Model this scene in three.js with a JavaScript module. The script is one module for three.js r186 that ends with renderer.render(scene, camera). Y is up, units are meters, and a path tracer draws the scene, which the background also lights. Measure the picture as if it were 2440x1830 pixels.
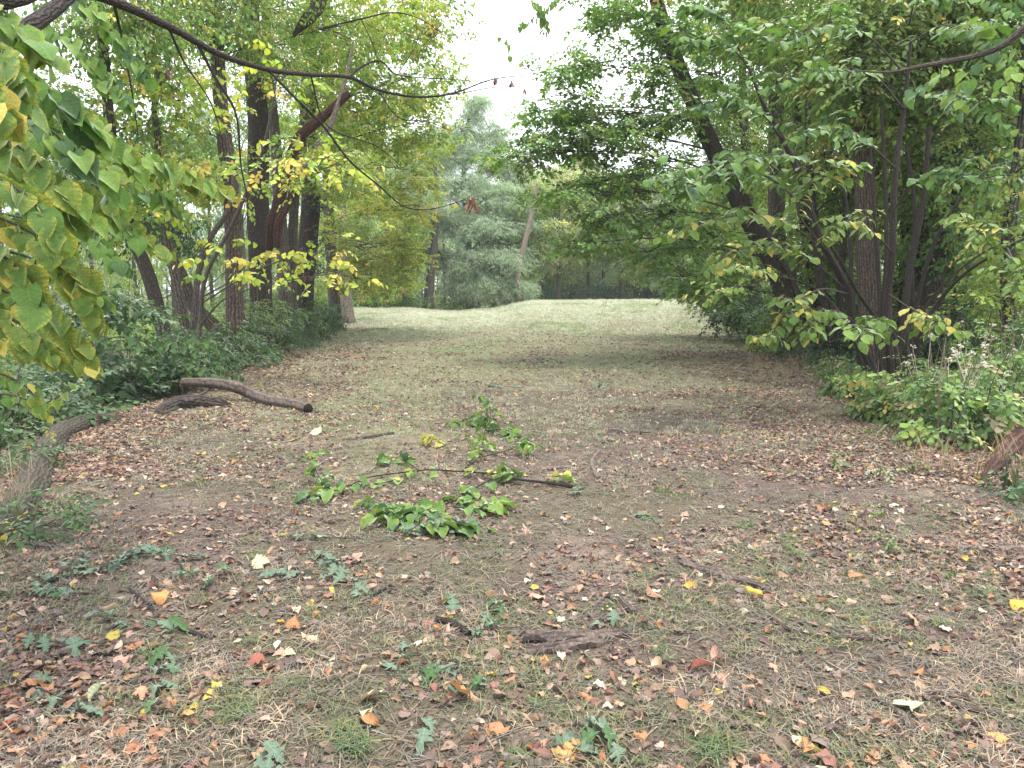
import * as THREE from 'three';
import { mergeGeometries } from 'three/addons/utils/BufferGeometryUtils.js';
import { ImprovedNoise } from 'three/addons/math/ImprovedNoise.js';

// ---------------------------------------------------------------- camera, sky, sun, exposure
const scene = new THREE.Scene();
const F = 1758, PITCH = -7.0 * Math.PI / 180;              // focal length in photograph pixels, downward tilt
const camera = new THREE.PerspectiveCamera(2 * Math.atan(915 / F) * 180 / Math.PI, 4 / 3, 0.05, 900);
camera.position.set(0, 1.6, 0);
camera.rotation.set(PITCH, 0, 0);
const renderer = new THREE.WebGLRenderer({ antialias: true });
renderer.toneMapping = THREE.LinearToneMapping;
renderer.toneMappingExposure = 3.0;
renderer.shadowMap.enabled = true;

const PN = new ImprovedNoise();
const fbm = (x, y, z = 0, o = 4) => { let s = 0, a = 0.5; for (let i = 0; i < o; i++) { s += a * PN.noise(x, y, z + i * 7.3); x *= 2.03; y *= 2.03; z *= 2.03; a *= 0.5; } return s; };
{ // overcast sky, brighter overhead, thin uneven cloud
  const W = 512, H = 256, data = new Float32Array(W * H * 4);
  for (let j = 0; j < H; j++) for (let i = 0; i < W; i++) {
    const el = (j / (H - 1) - 0.5) * Math.PI, az = i / W * 2 * Math.PI, s = Math.max(0, Math.sin(el));
    const X = Math.cos(az) * Math.cos(el), Z = Math.sin(az) * Math.cos(el), k = 2.2 / (0.25 + s);
    const c = 0.5 + fbm(X * k, Z * k, 3, 5) * 0.9;
    const L = (0.72 + 0.55 * s) * (0.93 + 0.14 * c), b = THREE.MathUtils.clamp(0.55 - c, 0, 0.4);
    data.set([L * (0.965 - 0.22 * b), L * (0.985 - 0.06 * b), L * 1.03, 1], (j * W + i) * 4);
  }
  const t = new THREE.DataTexture(data, W, H, THREE.RGBAFormat, THREE.FloatType);
  t.mapping = THREE.EquirectangularReflectionMapping; t.magFilter = THREE.LinearFilter; t.needsUpdate = true;
  scene.background = t; scene.environment = t;
}
scene.fog = new THREE.FogExp2(0xeaf2f2, 0.0007);
const sun = new THREE.DirectionalLight(0xfff6ea, 1.5);
sun.position.set(9, 70, 10); sun.castShadow = true; sun.shadow.radius = 24;
Object.assign(sun.shadow.camera, { left: -60, right: 60, top: 60, bottom: -60, near: 1, far: 220 });
sun.shadow.mapSize.set(2048, 2048);
scene.add(sun, sun.target);

// ---------------------------------------------------------------- helpers
let seed = 7;
function rnd() { seed = (seed + 0x6D2B79F5) | 0; let t = Math.imul(seed ^ (seed >>> 15), 1 | seed); t = (t + Math.imul(t ^ (t >>> 7), 61 | t)) ^ t; return ((t ^ (t >>> 14)) >>> 0) / 4294967296; }
const rr = (a, b) => a + (b - a) * rnd(), gauss = () => (rnd() + rnd() + rnd() - 1.5) / 0.75 * 0.9;
const pick = (a) => a[Math.floor(rnd() * a.length)];
const V = (x, y, z) => new THREE.Vector3(x, y, z);
const clamp = THREE.MathUtils.clamp, ss = (a, b, x) => { const t = clamp((x - a) / (b - a), 0, 1); return t * t * (3 - 2 * t); };
const lerpT = (xs, ys, x) => { if (x <= xs[0]) return ys[0]; for (let i = 1; i < xs.length; i++) if (x <= xs[i]) { const t = ss(xs[i - 1], xs[i], x); return ys[i - 1] + (ys[i] - ys[i - 1]) * t; } return ys[ys.length - 1]; };
const cP = Math.cos(PITCH), sP = Math.sin(PITCH);
function ray(px, py) { const x = (px - 1220) / F, y = -(py - 915) / F; return V(x, y * cP + sP, y * sP - cP); }
function at(px, py, d) { const r = ray(px, py); return r.multiplyScalar(d / -r.z).add(camera.position); }
// edges of the mown strip and the lie of the land (d = metres ahead)
const edgeL = (d) => lerpT([0, 6, 12, 17, 30, 48, 70], [-3.7, -4.2, -4.5, -5.2, -7.2, -11.5, -18], d);
const edgeR = (d) => lerpT([0, 6, 10, 16, 30, 48, 70], [4.6, 4.8, 5.4, 6.0, 9.0, 15.5, 26], d);
function gh(x, z) {
  const d = -z, l = edgeL(d), r = edgeR(d);
  let y = (0.05 * fbm(x * 0.35, z * 0.35, 1, 3) + 0.025 * fbm(x * 1.7, z * 1.7, 5, 3)) * (1 - 0.8 * ss(15, 32, d));
  const s = x / Math.max(d, 10) * 60;                      // position across the far crest
  const A = lerpT([-40, -16, -9, -5, -2.2, 2, 18, 40], [0.75, 0.68, 0.5, 0.16, 0.35, 1.0, 1.08, 0.9], s);
  y += A * ss(26, 57, d) - 1.2 * ss(62, 95, d);
  y -= 1.0 * ss(0.2, 5.5, l - x) * (1 - ss(40, 60, d) * 0.6);
  y += 0.6 * ss(10, 30, l - x - 6);
  y += 0.18 * ss(0, 4, x - r) - 0.3 * ss(8, 25, x - r);
  return y;
}
function G(px, py) { const r = ray(px, py); let t = 0.5; for (let i = 0; i < 4000; i++) { const p = r.clone().multiplyScalar(t).add(camera.position); if (p.y <= gh(p.x, p.z)) return V(p.x, gh(p.x, p.z), p.z); t *= 1.002; if (t > 200) break; } return at(px, py, 80); }
const names = {};
const numbered = (n) => { const k = names[n] = (names[n] ?? -1) + 1; return k ? n + '_' + String(k).padStart(3, '0') : n; };
function tag(o, label, category, group, kind) { o.userData = { label, category }; if (group) o.userData.group = group; if (kind) o.userData.kind = kind; return o; }
function shade(m) { m.castShadow = m.receiveShadow = true; return m; }
function thing(name, label, category, base, group) {
  const o = new THREE.Group(); o.name = numbered(name); o.position.copy(base); scene.add(o); return tag(o, label, category, group);
}
function part(parent, name, geo, mat, kind) {              // geometry in world coordinates
  const w = V(0, 0, 0); for (let p = parent; p && p !== scene; p = p.parent) w.add(p.position);
  geo.translate(-w.x, -w.y, -w.z);
  const m = shade(new THREE.Mesh(geo, mat)); m.name = name; if (kind) m.userData.kind = kind; parent.add(m); return m;
}
function single(name, geo, mat, base, label, category, group) {
  geo.translate(-base.x, -base.y, -base.z);
  const m = shade(new THREE.Mesh(geo, mat)); m.name = numbered(name); m.position.copy(base); scene.add(m); return tag(m, label, category, group);
}
function instanced(parent, name, geo, mat, list, kind = 'stuff') {
  const w = parent === scene ? V(0, 0, 0) : parent.position, m = new THREE.InstancedMesh(geo, mat, list.length), M = new THREE.Matrix4(), c = new THREE.Color(), p = V(0, 0, 0), S = V(1, 1, 1);
  list.forEach((e, i) => { p.copy(e.p).sub(w); typeof e.s === 'number' ? S.setScalar(e.s) : S.copy(e.s); m.setMatrixAt(i, M.compose(p, e.q, S)); m.setColorAt(i, c.setRGB(...e.c)); });
  m.name = name; m.userData.kind = kind; shade(m); parent.add(m); return m;
}
const basis = new THREE.Matrix4();
function look(dir, up) {                                    // local +z along dir, +y near up
  const z = dir.clone().normalize(); let x = V(0, 0, 0).crossVectors(up, z); if (x.lengthSq() < 1e-6) x = V(1, 0, 0); x.normalize();
  return new THREE.Quaternion().setFromRotationMatrix(basis.makeBasis(x, V(0, 0, 0).crossVectors(z, x), z));
}
const euler = (x, y, z, o = 'YXZ') => new THREE.Quaternion().setFromEuler(new THREE.Euler(x, y, z, o));
function smooth(pts, n) { return pts.length < 3 && n <= 1 ? pts : new THREE.CatmullRomCurve3(pts, false, 'centripetal').getPoints(n); }
// a tapering limb: pts Vector3[], radii per point
function tube(pts, radii, sides = 7, { rough = 0, flare = 0, cap = true, tile = 0.6, n = 0, knob = 0 } = {}) {
  const N = n || Math.max(2, (pts.length - 1) * 4), P = smooth(pts, N), pos = [], uv = [], idx = [];
  let len = 0, nrm = V(0, 0, 0), T = V(0, 0, 0), prev = null, off = rnd() * 50;
  const k = Math.max(1, Math.round(2 * Math.PI * Math.max(...radii) / tile));
  for (let i = 0; i <= N; i++) {
    const t = i / N * (radii.length - 1), a = Math.min(radii.length - 2, Math.floor(t));
    let r = radii.length === 1 ? radii[0] : radii[a] + (radii[a + 1] - radii[a]) * (t - a);
    T = (i < N ? P[i + 1].clone().sub(P[i]) : P[i].clone().sub(P[i - 1])).normalize();
    if (!prev) { nrm = Math.abs(T.y) < 0.9 ? V(0, 1, 0) : V(1, 0, 0); } nrm.sub(T.clone().multiplyScalar(nrm.dot(T))).normalize();
    const b = V(0, 0, 0).crossVectors(T, nrm); if (prev) len += P[i].distanceTo(prev); prev = P[i];
    for (let j = 0; j <= sides; j++) {
      const th = j / sides * 2 * Math.PI, c = Math.cos(th), s = Math.sin(th);
      let q = r; if (rough) q *= 1 + rough * fbm(c * 1.6 + off, s * 1.6, len * 1.3, 3); if (knob) q *= 1 + knob * PN.noise(len * 2.2, off, c * 0.7);
      if (flare) q *= 1 + flare * Math.exp(-len / (r * 2.2)) * (1 + 0.5 * Math.cos(th * 4 + off));
      pos.push(P[i].x + (nrm.x * c + b.x * s) * q, P[i].y + (nrm.y * c + b.y * s) * q, P[i].z + (nrm.z * c + b.z * s) * q); uv.push(j / sides * k, len / tile);
    }
  }
  for (let i = 0; i < N; i++) for (let j = 0; j < sides; j++) { const a = i * (sides + 1) + j, b2 = a + sides + 1; idx.push(a, a + 1, b2, a + 1, b2 + 1, b2); }
  if (cap) for (const [i, flip] of [[0, 1], [N, 0]]) { const c = pos.length / 3; pos.push(P[i].x, P[i].y, P[i].z); uv.push(0.5, 0.5); for (let j = 0; j < sides; j++) { const a = i * (sides + 1) + j; flip ? idx.push(c, a + 1, a) : idx.push(c, a, a + 1); } }
  const g = new THREE.BufferGeometry(); g.setAttribute('position', new THREE.Float32BufferAttribute(pos, 3)); g.setAttribute('uv', new THREE.Float32BufferAttribute(uv, 2)); g.setIndex(idx); g.computeVertexNormals(); return g;
}
const merge = (a) => a.length === 1 ? a[0] : mergeGeometries(a);

// ---------------------------------------------------------------- materials
function dataTex(w, h, fn, srgb = true) {
  const d = new Uint8Array(w * h * 4); for (let j = 0; j < h; j++) for (let i = 0; i < w; i++) { const c = fn(i / w, j / h); d.set([clamp(c[0], 0, 1) * 255, clamp(c[1], 0, 1) * 255, clamp(c[2], 0, 1) * 255, 255], (j * w + i) * 4); }
  const t = new THREE.DataTexture(d, w, h); t.wrapS = t.wrapT = THREE.RepeatWrapping; t.magFilter = THREE.LinearFilter; t.minFilter = THREE.LinearMipmapLinearFilter; t.generateMipmaps = true; if (srgb) t.colorSpace = THREE.SRGBColorSpace; t.needsUpdate = true; return t;
}
const tileN = (u, v, f, o = 4, z = 0) => { // noise that repeats with period 1
  const a = u * 2 * Math.PI, b = v * 2 * Math.PI, r = f / 6.283; return fbm(Math.cos(a) * r + 10 + z, Math.sin(a) * r + Math.cos(b) * r * 1.3, Math.sin(b) * r * 1.3 + z, o);
};
function barkH(u, v, f, stretch) { // furrowed ridges running along v
  const w = tileN(u, v, 5, 3, 4) * 0.12; let s = 0, q = (u + w) * f; const c = Math.floor(q), x = q - c;
  s = Math.pow(Math.abs(x - 0.5) * 2, 1.7); const breaks = tileN(u, v, 30 / stretch, 3, 9 + (c % 5)); return clamp(1 - s * 0.9 + breaks * 0.5 + tileN(u, v, 60, 3) * 0.5, 0, 1);
}
const H_furrow = new Map();
function barkMat(col, col2, f = 9, bump = 0.02, moss = null) {
  const hmap = dataTex(256, 256, (u, v) => { const h = barkH(u, v, f, 2); return [h, h, h]; }, false);
  const map = dataTex(256, 256, (u, v) => { const h = barkH(u, v, f, 2), n = 0.5 + tileN(u, v, 9, 4, 2), g = 0.9 + 0.3 * tileN(u, v, 70, 2, 1); const k = moss ? ss(0.08, 0.22, tileN(u, v, 14, 4, 6)) * 0.8 : 0; return [0, 1, 2].map((i) => { const c = col2[i] + (col[i] - col2[i]) * h; return (c + ((moss?.[i] ?? c) - c) * k) * (0.7 + 0.6 * n) * g; }); });
  return new THREE.MeshStandardMaterial({ map, bumpMap: hmap, bumpScale: bump, roughness: 0.95 });
}
const M = {
  barkGrey: barkMat([0.45, 0.41, 0.38], [0.21, 0.18, 0.165]),
  barkDark: barkMat([0.31, 0.27, 0.25], [0.13, 0.11, 0.10], 11),
  barkBrown: barkMat([0.42, 0.36, 0.32], [0.18, 0.145, 0.125], 8, 0.025),
  barkRed: barkMat([0.36, 0.22, 0.18], [0.15, 0.09, 0.08], 7),
  barkPale: barkMat([0.62, 0.57, 0.52], [0.38, 0.34, 0.31], 10, 0.012),
  log: barkMat([0.42, 0.37, 0.34], [0.26, 0.22, 0.21], 6, 0.008),
  mossLog: barkMat([0.34, 0.31, 0.28], [0.19, 0.17, 0.15], 9, 0.014, [0.27, 0.29, 0.15]),
  twig: new THREE.MeshStandardMaterial({ color: new THREE.Color().setRGB(0.055, 0.045, 0.038), roughness: 0.9 }),
  twigPale: new THREE.MeshStandardMaterial({ color: new THREE.Color().setRGB(0.2, 0.15, 0.115), roughness: 0.9 }),
  stem: new THREE.MeshStandardMaterial({ color: new THREE.Color().setRGB(0.11, 0.12, 0.05), roughness: 0.9 }),
};
const leafMat = (o = {}) => new THREE.MeshPhysicalMaterial({ color: 0xffffff, vertexColors: true, roughness: 1, transmission: 0.5, thickness: 0, side: THREE.DoubleSide, ...o });
M.foliage = leafMat();
M.litter = leafMat({ transmission: 0.12 });
M.grass = leafMat({ transmission: 0.25 });

// ---------------------------------------------------------------- leaf shapes
const whiten = (g, fn) => { const n = g.attributes.position.count, c = new Float32Array(n * 3); for (let i = 0; i < n; i++) c.set(fn ? fn(i) : [1, 1, 1], i * 3); g.setAttribute('color', new THREE.BufferAttribute(c, 3)); return g; };
// leaf along +z, up +y; prof(t) = half width
const prof = {
  heart: (t) => { const T = [0, 0.05, 0.14, 0.3, 0.45, 0.62, 0.8, 0.93, 1], W = [0.03, 0.27, 0.40, 0.46, 0.44, 0.36, 0.20, 0.07, 0.0]; for (let i = 1; i < 9; i++) if (t <= T[i]) return W[i - 1] + (W[i] - W[i - 1]) * (t - T[i - 1]) / (T[i] - T[i - 1]); return 0; },
  oval: (t) => 0.30 * Math.pow(Math.sin(Math.PI * Math.pow(t, 0.85)), 0.8),
  lance: (t) => 0.17 * Math.pow(Math.sin(Math.PI * Math.pow(t, 0.75)), 0.9),
};
function gridLeaf(kind, { rows = 6, fold = 0.15, curl = 0.3, wave = 0.04, twist = 0, cup = 0, petiole = 0.35, roll = 0 } = {}) {
  const pos = [], uv = [], idx = [], o = rnd() * 40, p = prof[kind];
  const ts = kind === 'heart' && rows === 6 ? [0, 0.07, 0.24, 0.45, 0.66, 0.85, 1] : null;
  for (let i = 0; i <= rows; i++) for (let j = -2; j <= 2; j++) {
    const t = ts ? ts[i] : i / rows, h = Math.max(p(t), i === 0 || i === rows ? 0.004 : 0), s = j / 2; let x = s * h, z = t, y = Math.abs(x) * fold - curl * t * t + wave * PN.noise(t * 4 + o, s * 1.7, o) * (0.4 + Math.abs(s)) + cup * s * s * h;
    if (kind === 'heart' && i === 1) z -= 0.12 * s * s;
    if (roll) { const a = s * roll; x = h * Math.sin(a) / Math.max(roll, 0.01); y += h * (1 - Math.cos(a)) / Math.max(roll, 0.01); }
    const w = twist * t; pos.push(x * Math.cos(w) - y * Math.sin(w), x * Math.sin(w) + y * Math.cos(w), z - curl * 0.25 * t * t); uv.push(0.5 + s * h / 1.04, t);
  }
  for (let i = 0; i < rows; i++) for (let j = 0; j < 4; j++) { const a = i * 5 + j, b = a + 5; idx.push(a, b, a + 1, a + 1, b, b + 1); }
  if (petiole) { const b = pos.length / 3, w = 0.012; pos.push(-w, 0.05, -petiole, w, 0.05, -petiole, -w, 0, 0.02, w, 0, 0.02); uv.push(0.5, 0.02, 0.5, 0.02, 0.5, 0.02, 0.5, 0.02); idx.push(b, b + 2, b + 1, b + 1, b + 2, b + 3); }
  const g = new THREE.BufferGeometry(); g.setAttribute('position', new THREE.Float32BufferAttribute(pos, 3)); g.setAttribute('uv', new THREE.Float32BufferAttribute(uv, 2)); g.setIndex(idx); g.computeVertexNormals(); return g;
}
const OAK = [[0, 0], [0.05, 0.12], [0.16, 0.16], [0.06, 0.25], [0.30, 0.34], [0.34, 0.42], [0.09, 0.46], [0.36, 0.62], [0.36, 0.70], [0.09, 0.68], [0.22, 0.86], [0.10, 0.88], [0.05, 1.0]];
const MAPLE = [[0, 0.1], [0.28, 0], [0.22, 0.16], [0.5, 0.36], [0.3, 0.42], [0.34, 0.56], [0.14, 0.52], [0.16, 0.74], [0, 1]];
function lobed(half, { curl = 0.25, cup = 0.3, wave = 0.1, petiole = 0.25 } = {}) { // fan of both halves from a folded midrib
  const o = rnd() * 40, mid = 5, pos = [], uv = [], idx = [], P = (x, z) => { pos.push(x, Math.abs(x) * cup - curl * z * z + wave * PN.noise(x * 3 + o, z * 3, o), z); uv.push(0.5 + x, z); };
  for (let i = 0; i <= mid; i++) P(0, i / mid);
  for (const s of [-1, 1]) {
    const b = pos.length / 3; half.forEach(([x, z]) => P(x * s, z));
    for (let i = 0; i < half.length - 1; i++) { const m = clamp(Math.round((half[i][1] + half[i + 1][1]) / 2 * mid), 0, mid); s > 0 ? idx.push(b + i, b + i + 1, m) : idx.push(b + i, m, b + i + 1); }
    let pm = clamp(Math.round((half[0][1] + half[1][1]) / 2 * mid), 0, mid);
    for (let i = 1; i < half.length - 1; i++) { const m = clamp(Math.round((half[i][1] + half[i + 1][1]) / 2 * mid), 0, mid); if (m !== pm) { s > 0 ? idx.push(b + i, m, pm) : idx.push(b + i, pm, m); pm = m; } }
  }
  if (petiole) { const b = pos.length / 3, w = 0.012; pos.push(-w, 0.03, -petiole, w, 0.03, -petiole, -w, 0, 0.05, w, 0, 0.05); uv.push(0.5, 0, 0.5, 0, 0.5, 0, 0.5, 0); idx.push(b, b + 2, b + 1, b + 1, b + 2, b + 3); }
  const g = new THREE.BufferGeometry(); g.setAttribute('position', new THREE.Float32BufferAttribute(pos, 3)); g.setAttribute('uv', new THREE.Float32BufferAttribute(uv, 2)); g.setIndex(idx); g.computeVertexNormals(); return g;
}
// small cheap leaves for crowns
function tinyLeaf(kind) {
  const half = { oval: [[0.26, 0.35], [0.24, 0.65]], heart: [[0.34, 0.1], [0.42, 0.36], [0.27, 0.74]], lance: [[0.15, 0.4]], maple: [[0.24, 0.05], [0.46, 0.4], [0.2, 0.46], [0.16, 0.72]], far: [[0.3, 0.5]] }[kind];
  const fold = 0.25, pos = [0, 0, 0, 0, -0.12, 1], idx = []; const bend = (z) => -0.12 * z * z;
  pos.push(0, bend(0.5), 0.5); const mid = kind === 'far' || kind === 'lance' ? -1 : 2;
  for (const s of [-1, 1]) {
    const b = pos.length / 3; half.forEach(([x, z]) => pos.push(x * s, x * fold + bend(z), z)); const n = half.length, c = mid < 0 ? -1 : 2;
    const tri = (p, q, r) => s > 0 ? idx.push(p, r, q) : idx.push(p, q, r);
    if (c < 0) tri(0, b, 1); else { tri(0, b, c); for (let i = 0; i < n - 1; i++) tri(b + i, b + i + 1, c); tri(b + n - 1, 1, c); }
  }
  const g = new THREE.BufferGeometry(); g.setAttribute('position', new THREE.Float32BufferAttribute(pos, 3)); g.setIndex(idx); return g;
}
// a twig with leaves: unit = metres
function sprig(kind, n, leaf, len, { droop = 0.35, flat = 0.6, vary = 0.3, hue = 0.18 } = {}) {
  const gs = [];
  for (let i = 0; i < n; i++) {
    const t = (i + 0.6) / n, s = i % 2 ? 1 : -1, L = leaf * rr(0.7, 1.2), yaw = i === n - 1 ? rr(-0.3, 0.3) : s * rr(0.5, 1.3);
    const g = tinyLeaf(kind); g.applyMatrix4(new THREE.Matrix4().compose(V(s * 0.02 + rr(-0.05, 0.05), -droop * len * t * t * 0.6 + rr(-0.04, 0.02), t * len), euler(droop * rr(-0.3, 1.9), yaw, rr(-1, 1) * flat), V(L, L, L)));
    const b = 1 + rr(-vary, vary), y = rr(-hue, hue); whiten(g, () => [b * (1 + y), b, b * (1 - y)]); gs.push(g);
  }
  const w = 0.0035, g = new THREE.BufferGeometry(); g.setAttribute('position', new THREE.Float32BufferAttribute([-w, 0, -0.05, w, 0, -0.05, 0, -droop * len * 0.6, len], 3)); g.setIndex([0, 1, 2]); whiten(g, () => [0.7, 0.45, 0.5]); gs.push(g);
  const m = mergeGeometries(gs); m.computeVertexNormals(); return m;
}
const S = {
  heart: [sprig('heart', 8, 0.105, 0.38), sprig('heart', 7, 0.11, 0.34, { droop: 0.7 })],
  oval: [sprig('oval', 9, 0.105, 0.4), sprig('oval', 8, 0.1, 0.36, { droop: 0.6 })],
  maple: [sprig('maple', 8, 0.12, 0.4, { flat: 0.35 }), sprig('maple', 9, 0.115, 0.42, { flat: 0.4, droop: 0.5 })],
  lance: [sprig('lance', 13, 0.11, 0.45, { droop: 0.9 }), sprig('lance', 12, 0.1, 0.4, { droop: 0.6 })],
  far: [sprig('far', 9, 0.14, 0.5, { flat: 1, droop: 0.5 }), sprig('far', 10, 0.13, 0.5, { flat: 1, droop: 0.7 })],
};
// palettes: linear base colours
const P = {
  green: [[0.12, 0.21, 0.025], [0.10, 0.19, 0.025], [0.15, 0.24, 0.028], [0.11, 0.19, 0.03], [0.2, 0.27, 0.03]],
  deep: [[0.038, 0.1, 0.024], [0.046, 0.11, 0.026], [0.06, 0.13, 0.028], [0.042, 0.095, 0.03]],
  lime: [[0.25, 0.37, 0.035], [0.28, 0.38, 0.04], [0.21, 0.34, 0.035], [0.33, 0.39, 0.04], [0.18, 0.31, 0.035]],
  gold: [[0.33, 0.40, 0.04], [0.28, 0.38, 0.04], [0.42, 0.43, 0.06], [0.25, 0.36, 0.04], [0.31, 0.39, 0.04]],
  silver: [[0.31, 0.40, 0.25], [0.27, 0.38, 0.21], [0.35, 0.43, 0.29], [0.22, 0.34, 0.15]],
  olive: [[0.33, 0.41, 0.13], [0.29, 0.38, 0.12], [0.37, 0.42, 0.14], [0.40, 0.40, 0.17], [0.25, 0.35, 0.11]],
  mixed: [[0.15, 0.27, 0.035], [0.12, 0.23, 0.035], [0.21, 0.31, 0.04], [0.15, 0.25, 0.05], [0.26, 0.33, 0.04]],
  weed: [[0.11, 0.21, 0.045], [0.14, 0.25, 0.055], [0.09, 0.19, 0.045], [0.18, 0.28, 0.05]],
  ivy: [[0.04, 0.085, 0.03], [0.05, 0.1, 0.03], [0.035, 0.075, 0.03]],
};
const tint = (pal, clumpJ = 1) => { const c = pick(pal), k = rr(0.85, 1.35) * clumpJ; return [c[0] * k, c[1] * k, c[2] * k]; };

// ---------------------------------------------------------------- ground
function groundCanvas() {
  const W = 2048, c = document.createElement('canvas'); c.width = c.height = W; const g = c.getContext('2d');
  g.fillStyle = 'rgb(122,110,106)'; g.fillRect(0, 0, W, W);
  const wrap = (x, y, m, f) => { for (const dx of [0, x < m ? W : x > W - m ? -W : 0]) for (const dy of [0, y < m ? W : y > W - m ? -W : 0]) { f(x + dx, y + dy); if (!dy) continue; } };
  for (let i = 0; i < 5200; i++) { const v = rr(-26, 26), r = rr(4, 30); g.fillStyle = `rgba(${128 + v | 0},${116 + v * 0.95 | 0},${106 + v * 0.9 | 0},0.22)`; wrap(rr(0, W), rr(0, W), 40, (x, y) => { g.beginPath(); g.ellipse(x, y, r, r * rr(0.4, 1), rr(0, 3), 0, 7); g.fill(); }); }
  for (let i = 0; i < 15000; i++) { const v = rnd(), d = v < 0.45; const k = rr(0.75, 1.15); g.strokeStyle = d ? `rgba(${70 * k | 0},${60 * k | 0},${52 * k | 0},0.6)` : v < 0.75 ? `rgba(${176 * k | 0},${160 * k | 0},${130 * k | 0},0.65)` : `rgba(${118 * k | 0},${122 * k | 0},${82 * k | 0},0.6)`; g.lineWidth = rr(0.8, 2.4); const a = rr(0, 6.3), L = rr(12, 60), bx = rr(-12, 12); wrap(rr(0, W), rr(0, W), 70, (x, y) => { g.beginPath(); g.moveTo(x, y); g.quadraticCurveTo(x + Math.cos(a) * L / 2 + bx, y + Math.sin(a) * L / 2 - bx, x + Math.cos(a) * L, y + Math.sin(a) * L); g.stroke(); }); }
  for (let i = 0; i < 5000; i++) { const k = rr(0.55, 1.2), r = rr(2, 7), p = rnd() < 0.5; g.fillStyle = p ? `rgba(${120 * k | 0},${88 * k | 0},${72 * k | 0},0.7)` : `rgba(${70 * k | 0},${58 * k | 0},${52 * k | 0},0.7)`; wrap(rr(0, W), rr(0, W), 12, (x, y) => { g.beginPath(); g.ellipse(x, y, r, r * rr(0.3, 0.8), rr(0, 3), 0, 7); g.fill(); }); }
  return c;
}
{
  const cv = groundCanvas(), map = new THREE.CanvasTexture(cv), bmp = new THREE.CanvasTexture(cv);
  for (const t of [map, bmp]) { t.wrapS = t.wrapT = THREE.RepeatWrapping; t.magFilter = THREE.LinearFilter; } map.colorSpace = THREE.SRGBColorSpace;
  M.ground = new THREE.MeshStandardMaterial({ map, bumpMap: bmp, bumpScale: 0.012, vertexColors: true, roughness: 1 });
  const ds = []; for (let d = -14; d < 12; d += 0.16) ds.push(d); for (let d = 12, s = 0.18; d < 420; d += s) { ds.push(d); s *= 1.032; }
  const us = []; for (let i = -110; i <= 110; i++) us.push(Math.sign(i) * Math.pow(Math.abs(i) / 110, 1.6));
  const pos = [], uv = [], col = [], idx = [], nx = us.length;
  for (const d of ds) for (const u of us) {
    const half = 20 + Math.max(0, d) * 1.0, x = u * half, z = -d, y = gh(x, z); pos.push(x, y, z); uv.push((x + 0.3 * Math.sin(z * 0.7)) / 2.4, (z + 0.35 * Math.sin(x * 0.6)) / 2.4);
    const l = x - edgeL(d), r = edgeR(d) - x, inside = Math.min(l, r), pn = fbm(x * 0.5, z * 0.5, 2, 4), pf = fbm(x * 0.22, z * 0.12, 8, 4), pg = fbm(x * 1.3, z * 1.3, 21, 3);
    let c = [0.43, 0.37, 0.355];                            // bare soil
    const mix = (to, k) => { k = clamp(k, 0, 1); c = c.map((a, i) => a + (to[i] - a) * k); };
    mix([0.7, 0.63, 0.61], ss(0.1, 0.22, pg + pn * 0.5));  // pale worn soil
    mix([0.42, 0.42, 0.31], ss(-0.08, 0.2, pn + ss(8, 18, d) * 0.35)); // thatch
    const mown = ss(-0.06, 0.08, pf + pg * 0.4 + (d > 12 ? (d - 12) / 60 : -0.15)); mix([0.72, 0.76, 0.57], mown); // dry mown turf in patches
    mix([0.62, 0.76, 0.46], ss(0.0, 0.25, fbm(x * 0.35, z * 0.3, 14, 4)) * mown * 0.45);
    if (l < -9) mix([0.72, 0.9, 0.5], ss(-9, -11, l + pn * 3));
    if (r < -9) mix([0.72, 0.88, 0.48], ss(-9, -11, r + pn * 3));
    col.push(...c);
  }
  for (let j = 0; j < ds.length - 1; j++) for (let i = 0; i < nx - 1; i++) { const a = j * nx + i, b = a + nx; idx.push(a, a + 1, b, a + 1, b + 1, b); }
  const g = new THREE.BufferGeometry(); g.setAttribute('position', new THREE.Float32BufferAttribute(pos, 3)); g.setAttribute('uv', new THREE.Float32BufferAttribute(uv, 2)); g.setAttribute('color', new THREE.Float32BufferAttribute(col, 3)); g.setIndex(idx); g.computeVertexNormals();
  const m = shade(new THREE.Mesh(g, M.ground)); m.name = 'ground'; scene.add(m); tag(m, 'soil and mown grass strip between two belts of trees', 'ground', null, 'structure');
}
// slow stream in the hollow behind the trees
{
  const pts = [[-11.5, -17], [-11.8, -24], [-14, -30], [-18.5, -37], [-26, -46]].map(([x, z]) => V(x, 0, z)), c = new THREE.CatmullRomCurve3(pts).getPoints(40), pos = [], idx = [];
  c.forEach((p, i) => { const t = c[Math.min(i + 1, 40)].clone().sub(c[Math.max(i - 1, 0)]).normalize(), w = 1.3 + 0.4 * PN.noise(i * 0.3, 2, 1); const y = -0.78; pos.push(p.x - t.z * w, y, p.z + t.x * w, p.x + t.z * w, y, p.z - t.x * w); if (i < 40) idx.push(i * 2, i * 2 + 2, i * 2 + 1, i * 2 + 1, i * 2 + 2, i * 2 + 3); });
  const g = new THREE.BufferGeometry(); g.setAttribute('position', new THREE.Float32BufferAttribute(pos, 3)); g.setIndex(idx); g.computeVertexNormals();
  const m = shade(new THREE.Mesh(g, new THREE.MeshStandardMaterial({ color: 0x2c3026, roughness: 0.08, side: THREE.DoubleSide }))); m.name = 'water'; scene.add(m); tag(m, 'still pale stream water seen between the slanting trunks', 'water', null, 'structure');
}

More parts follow.
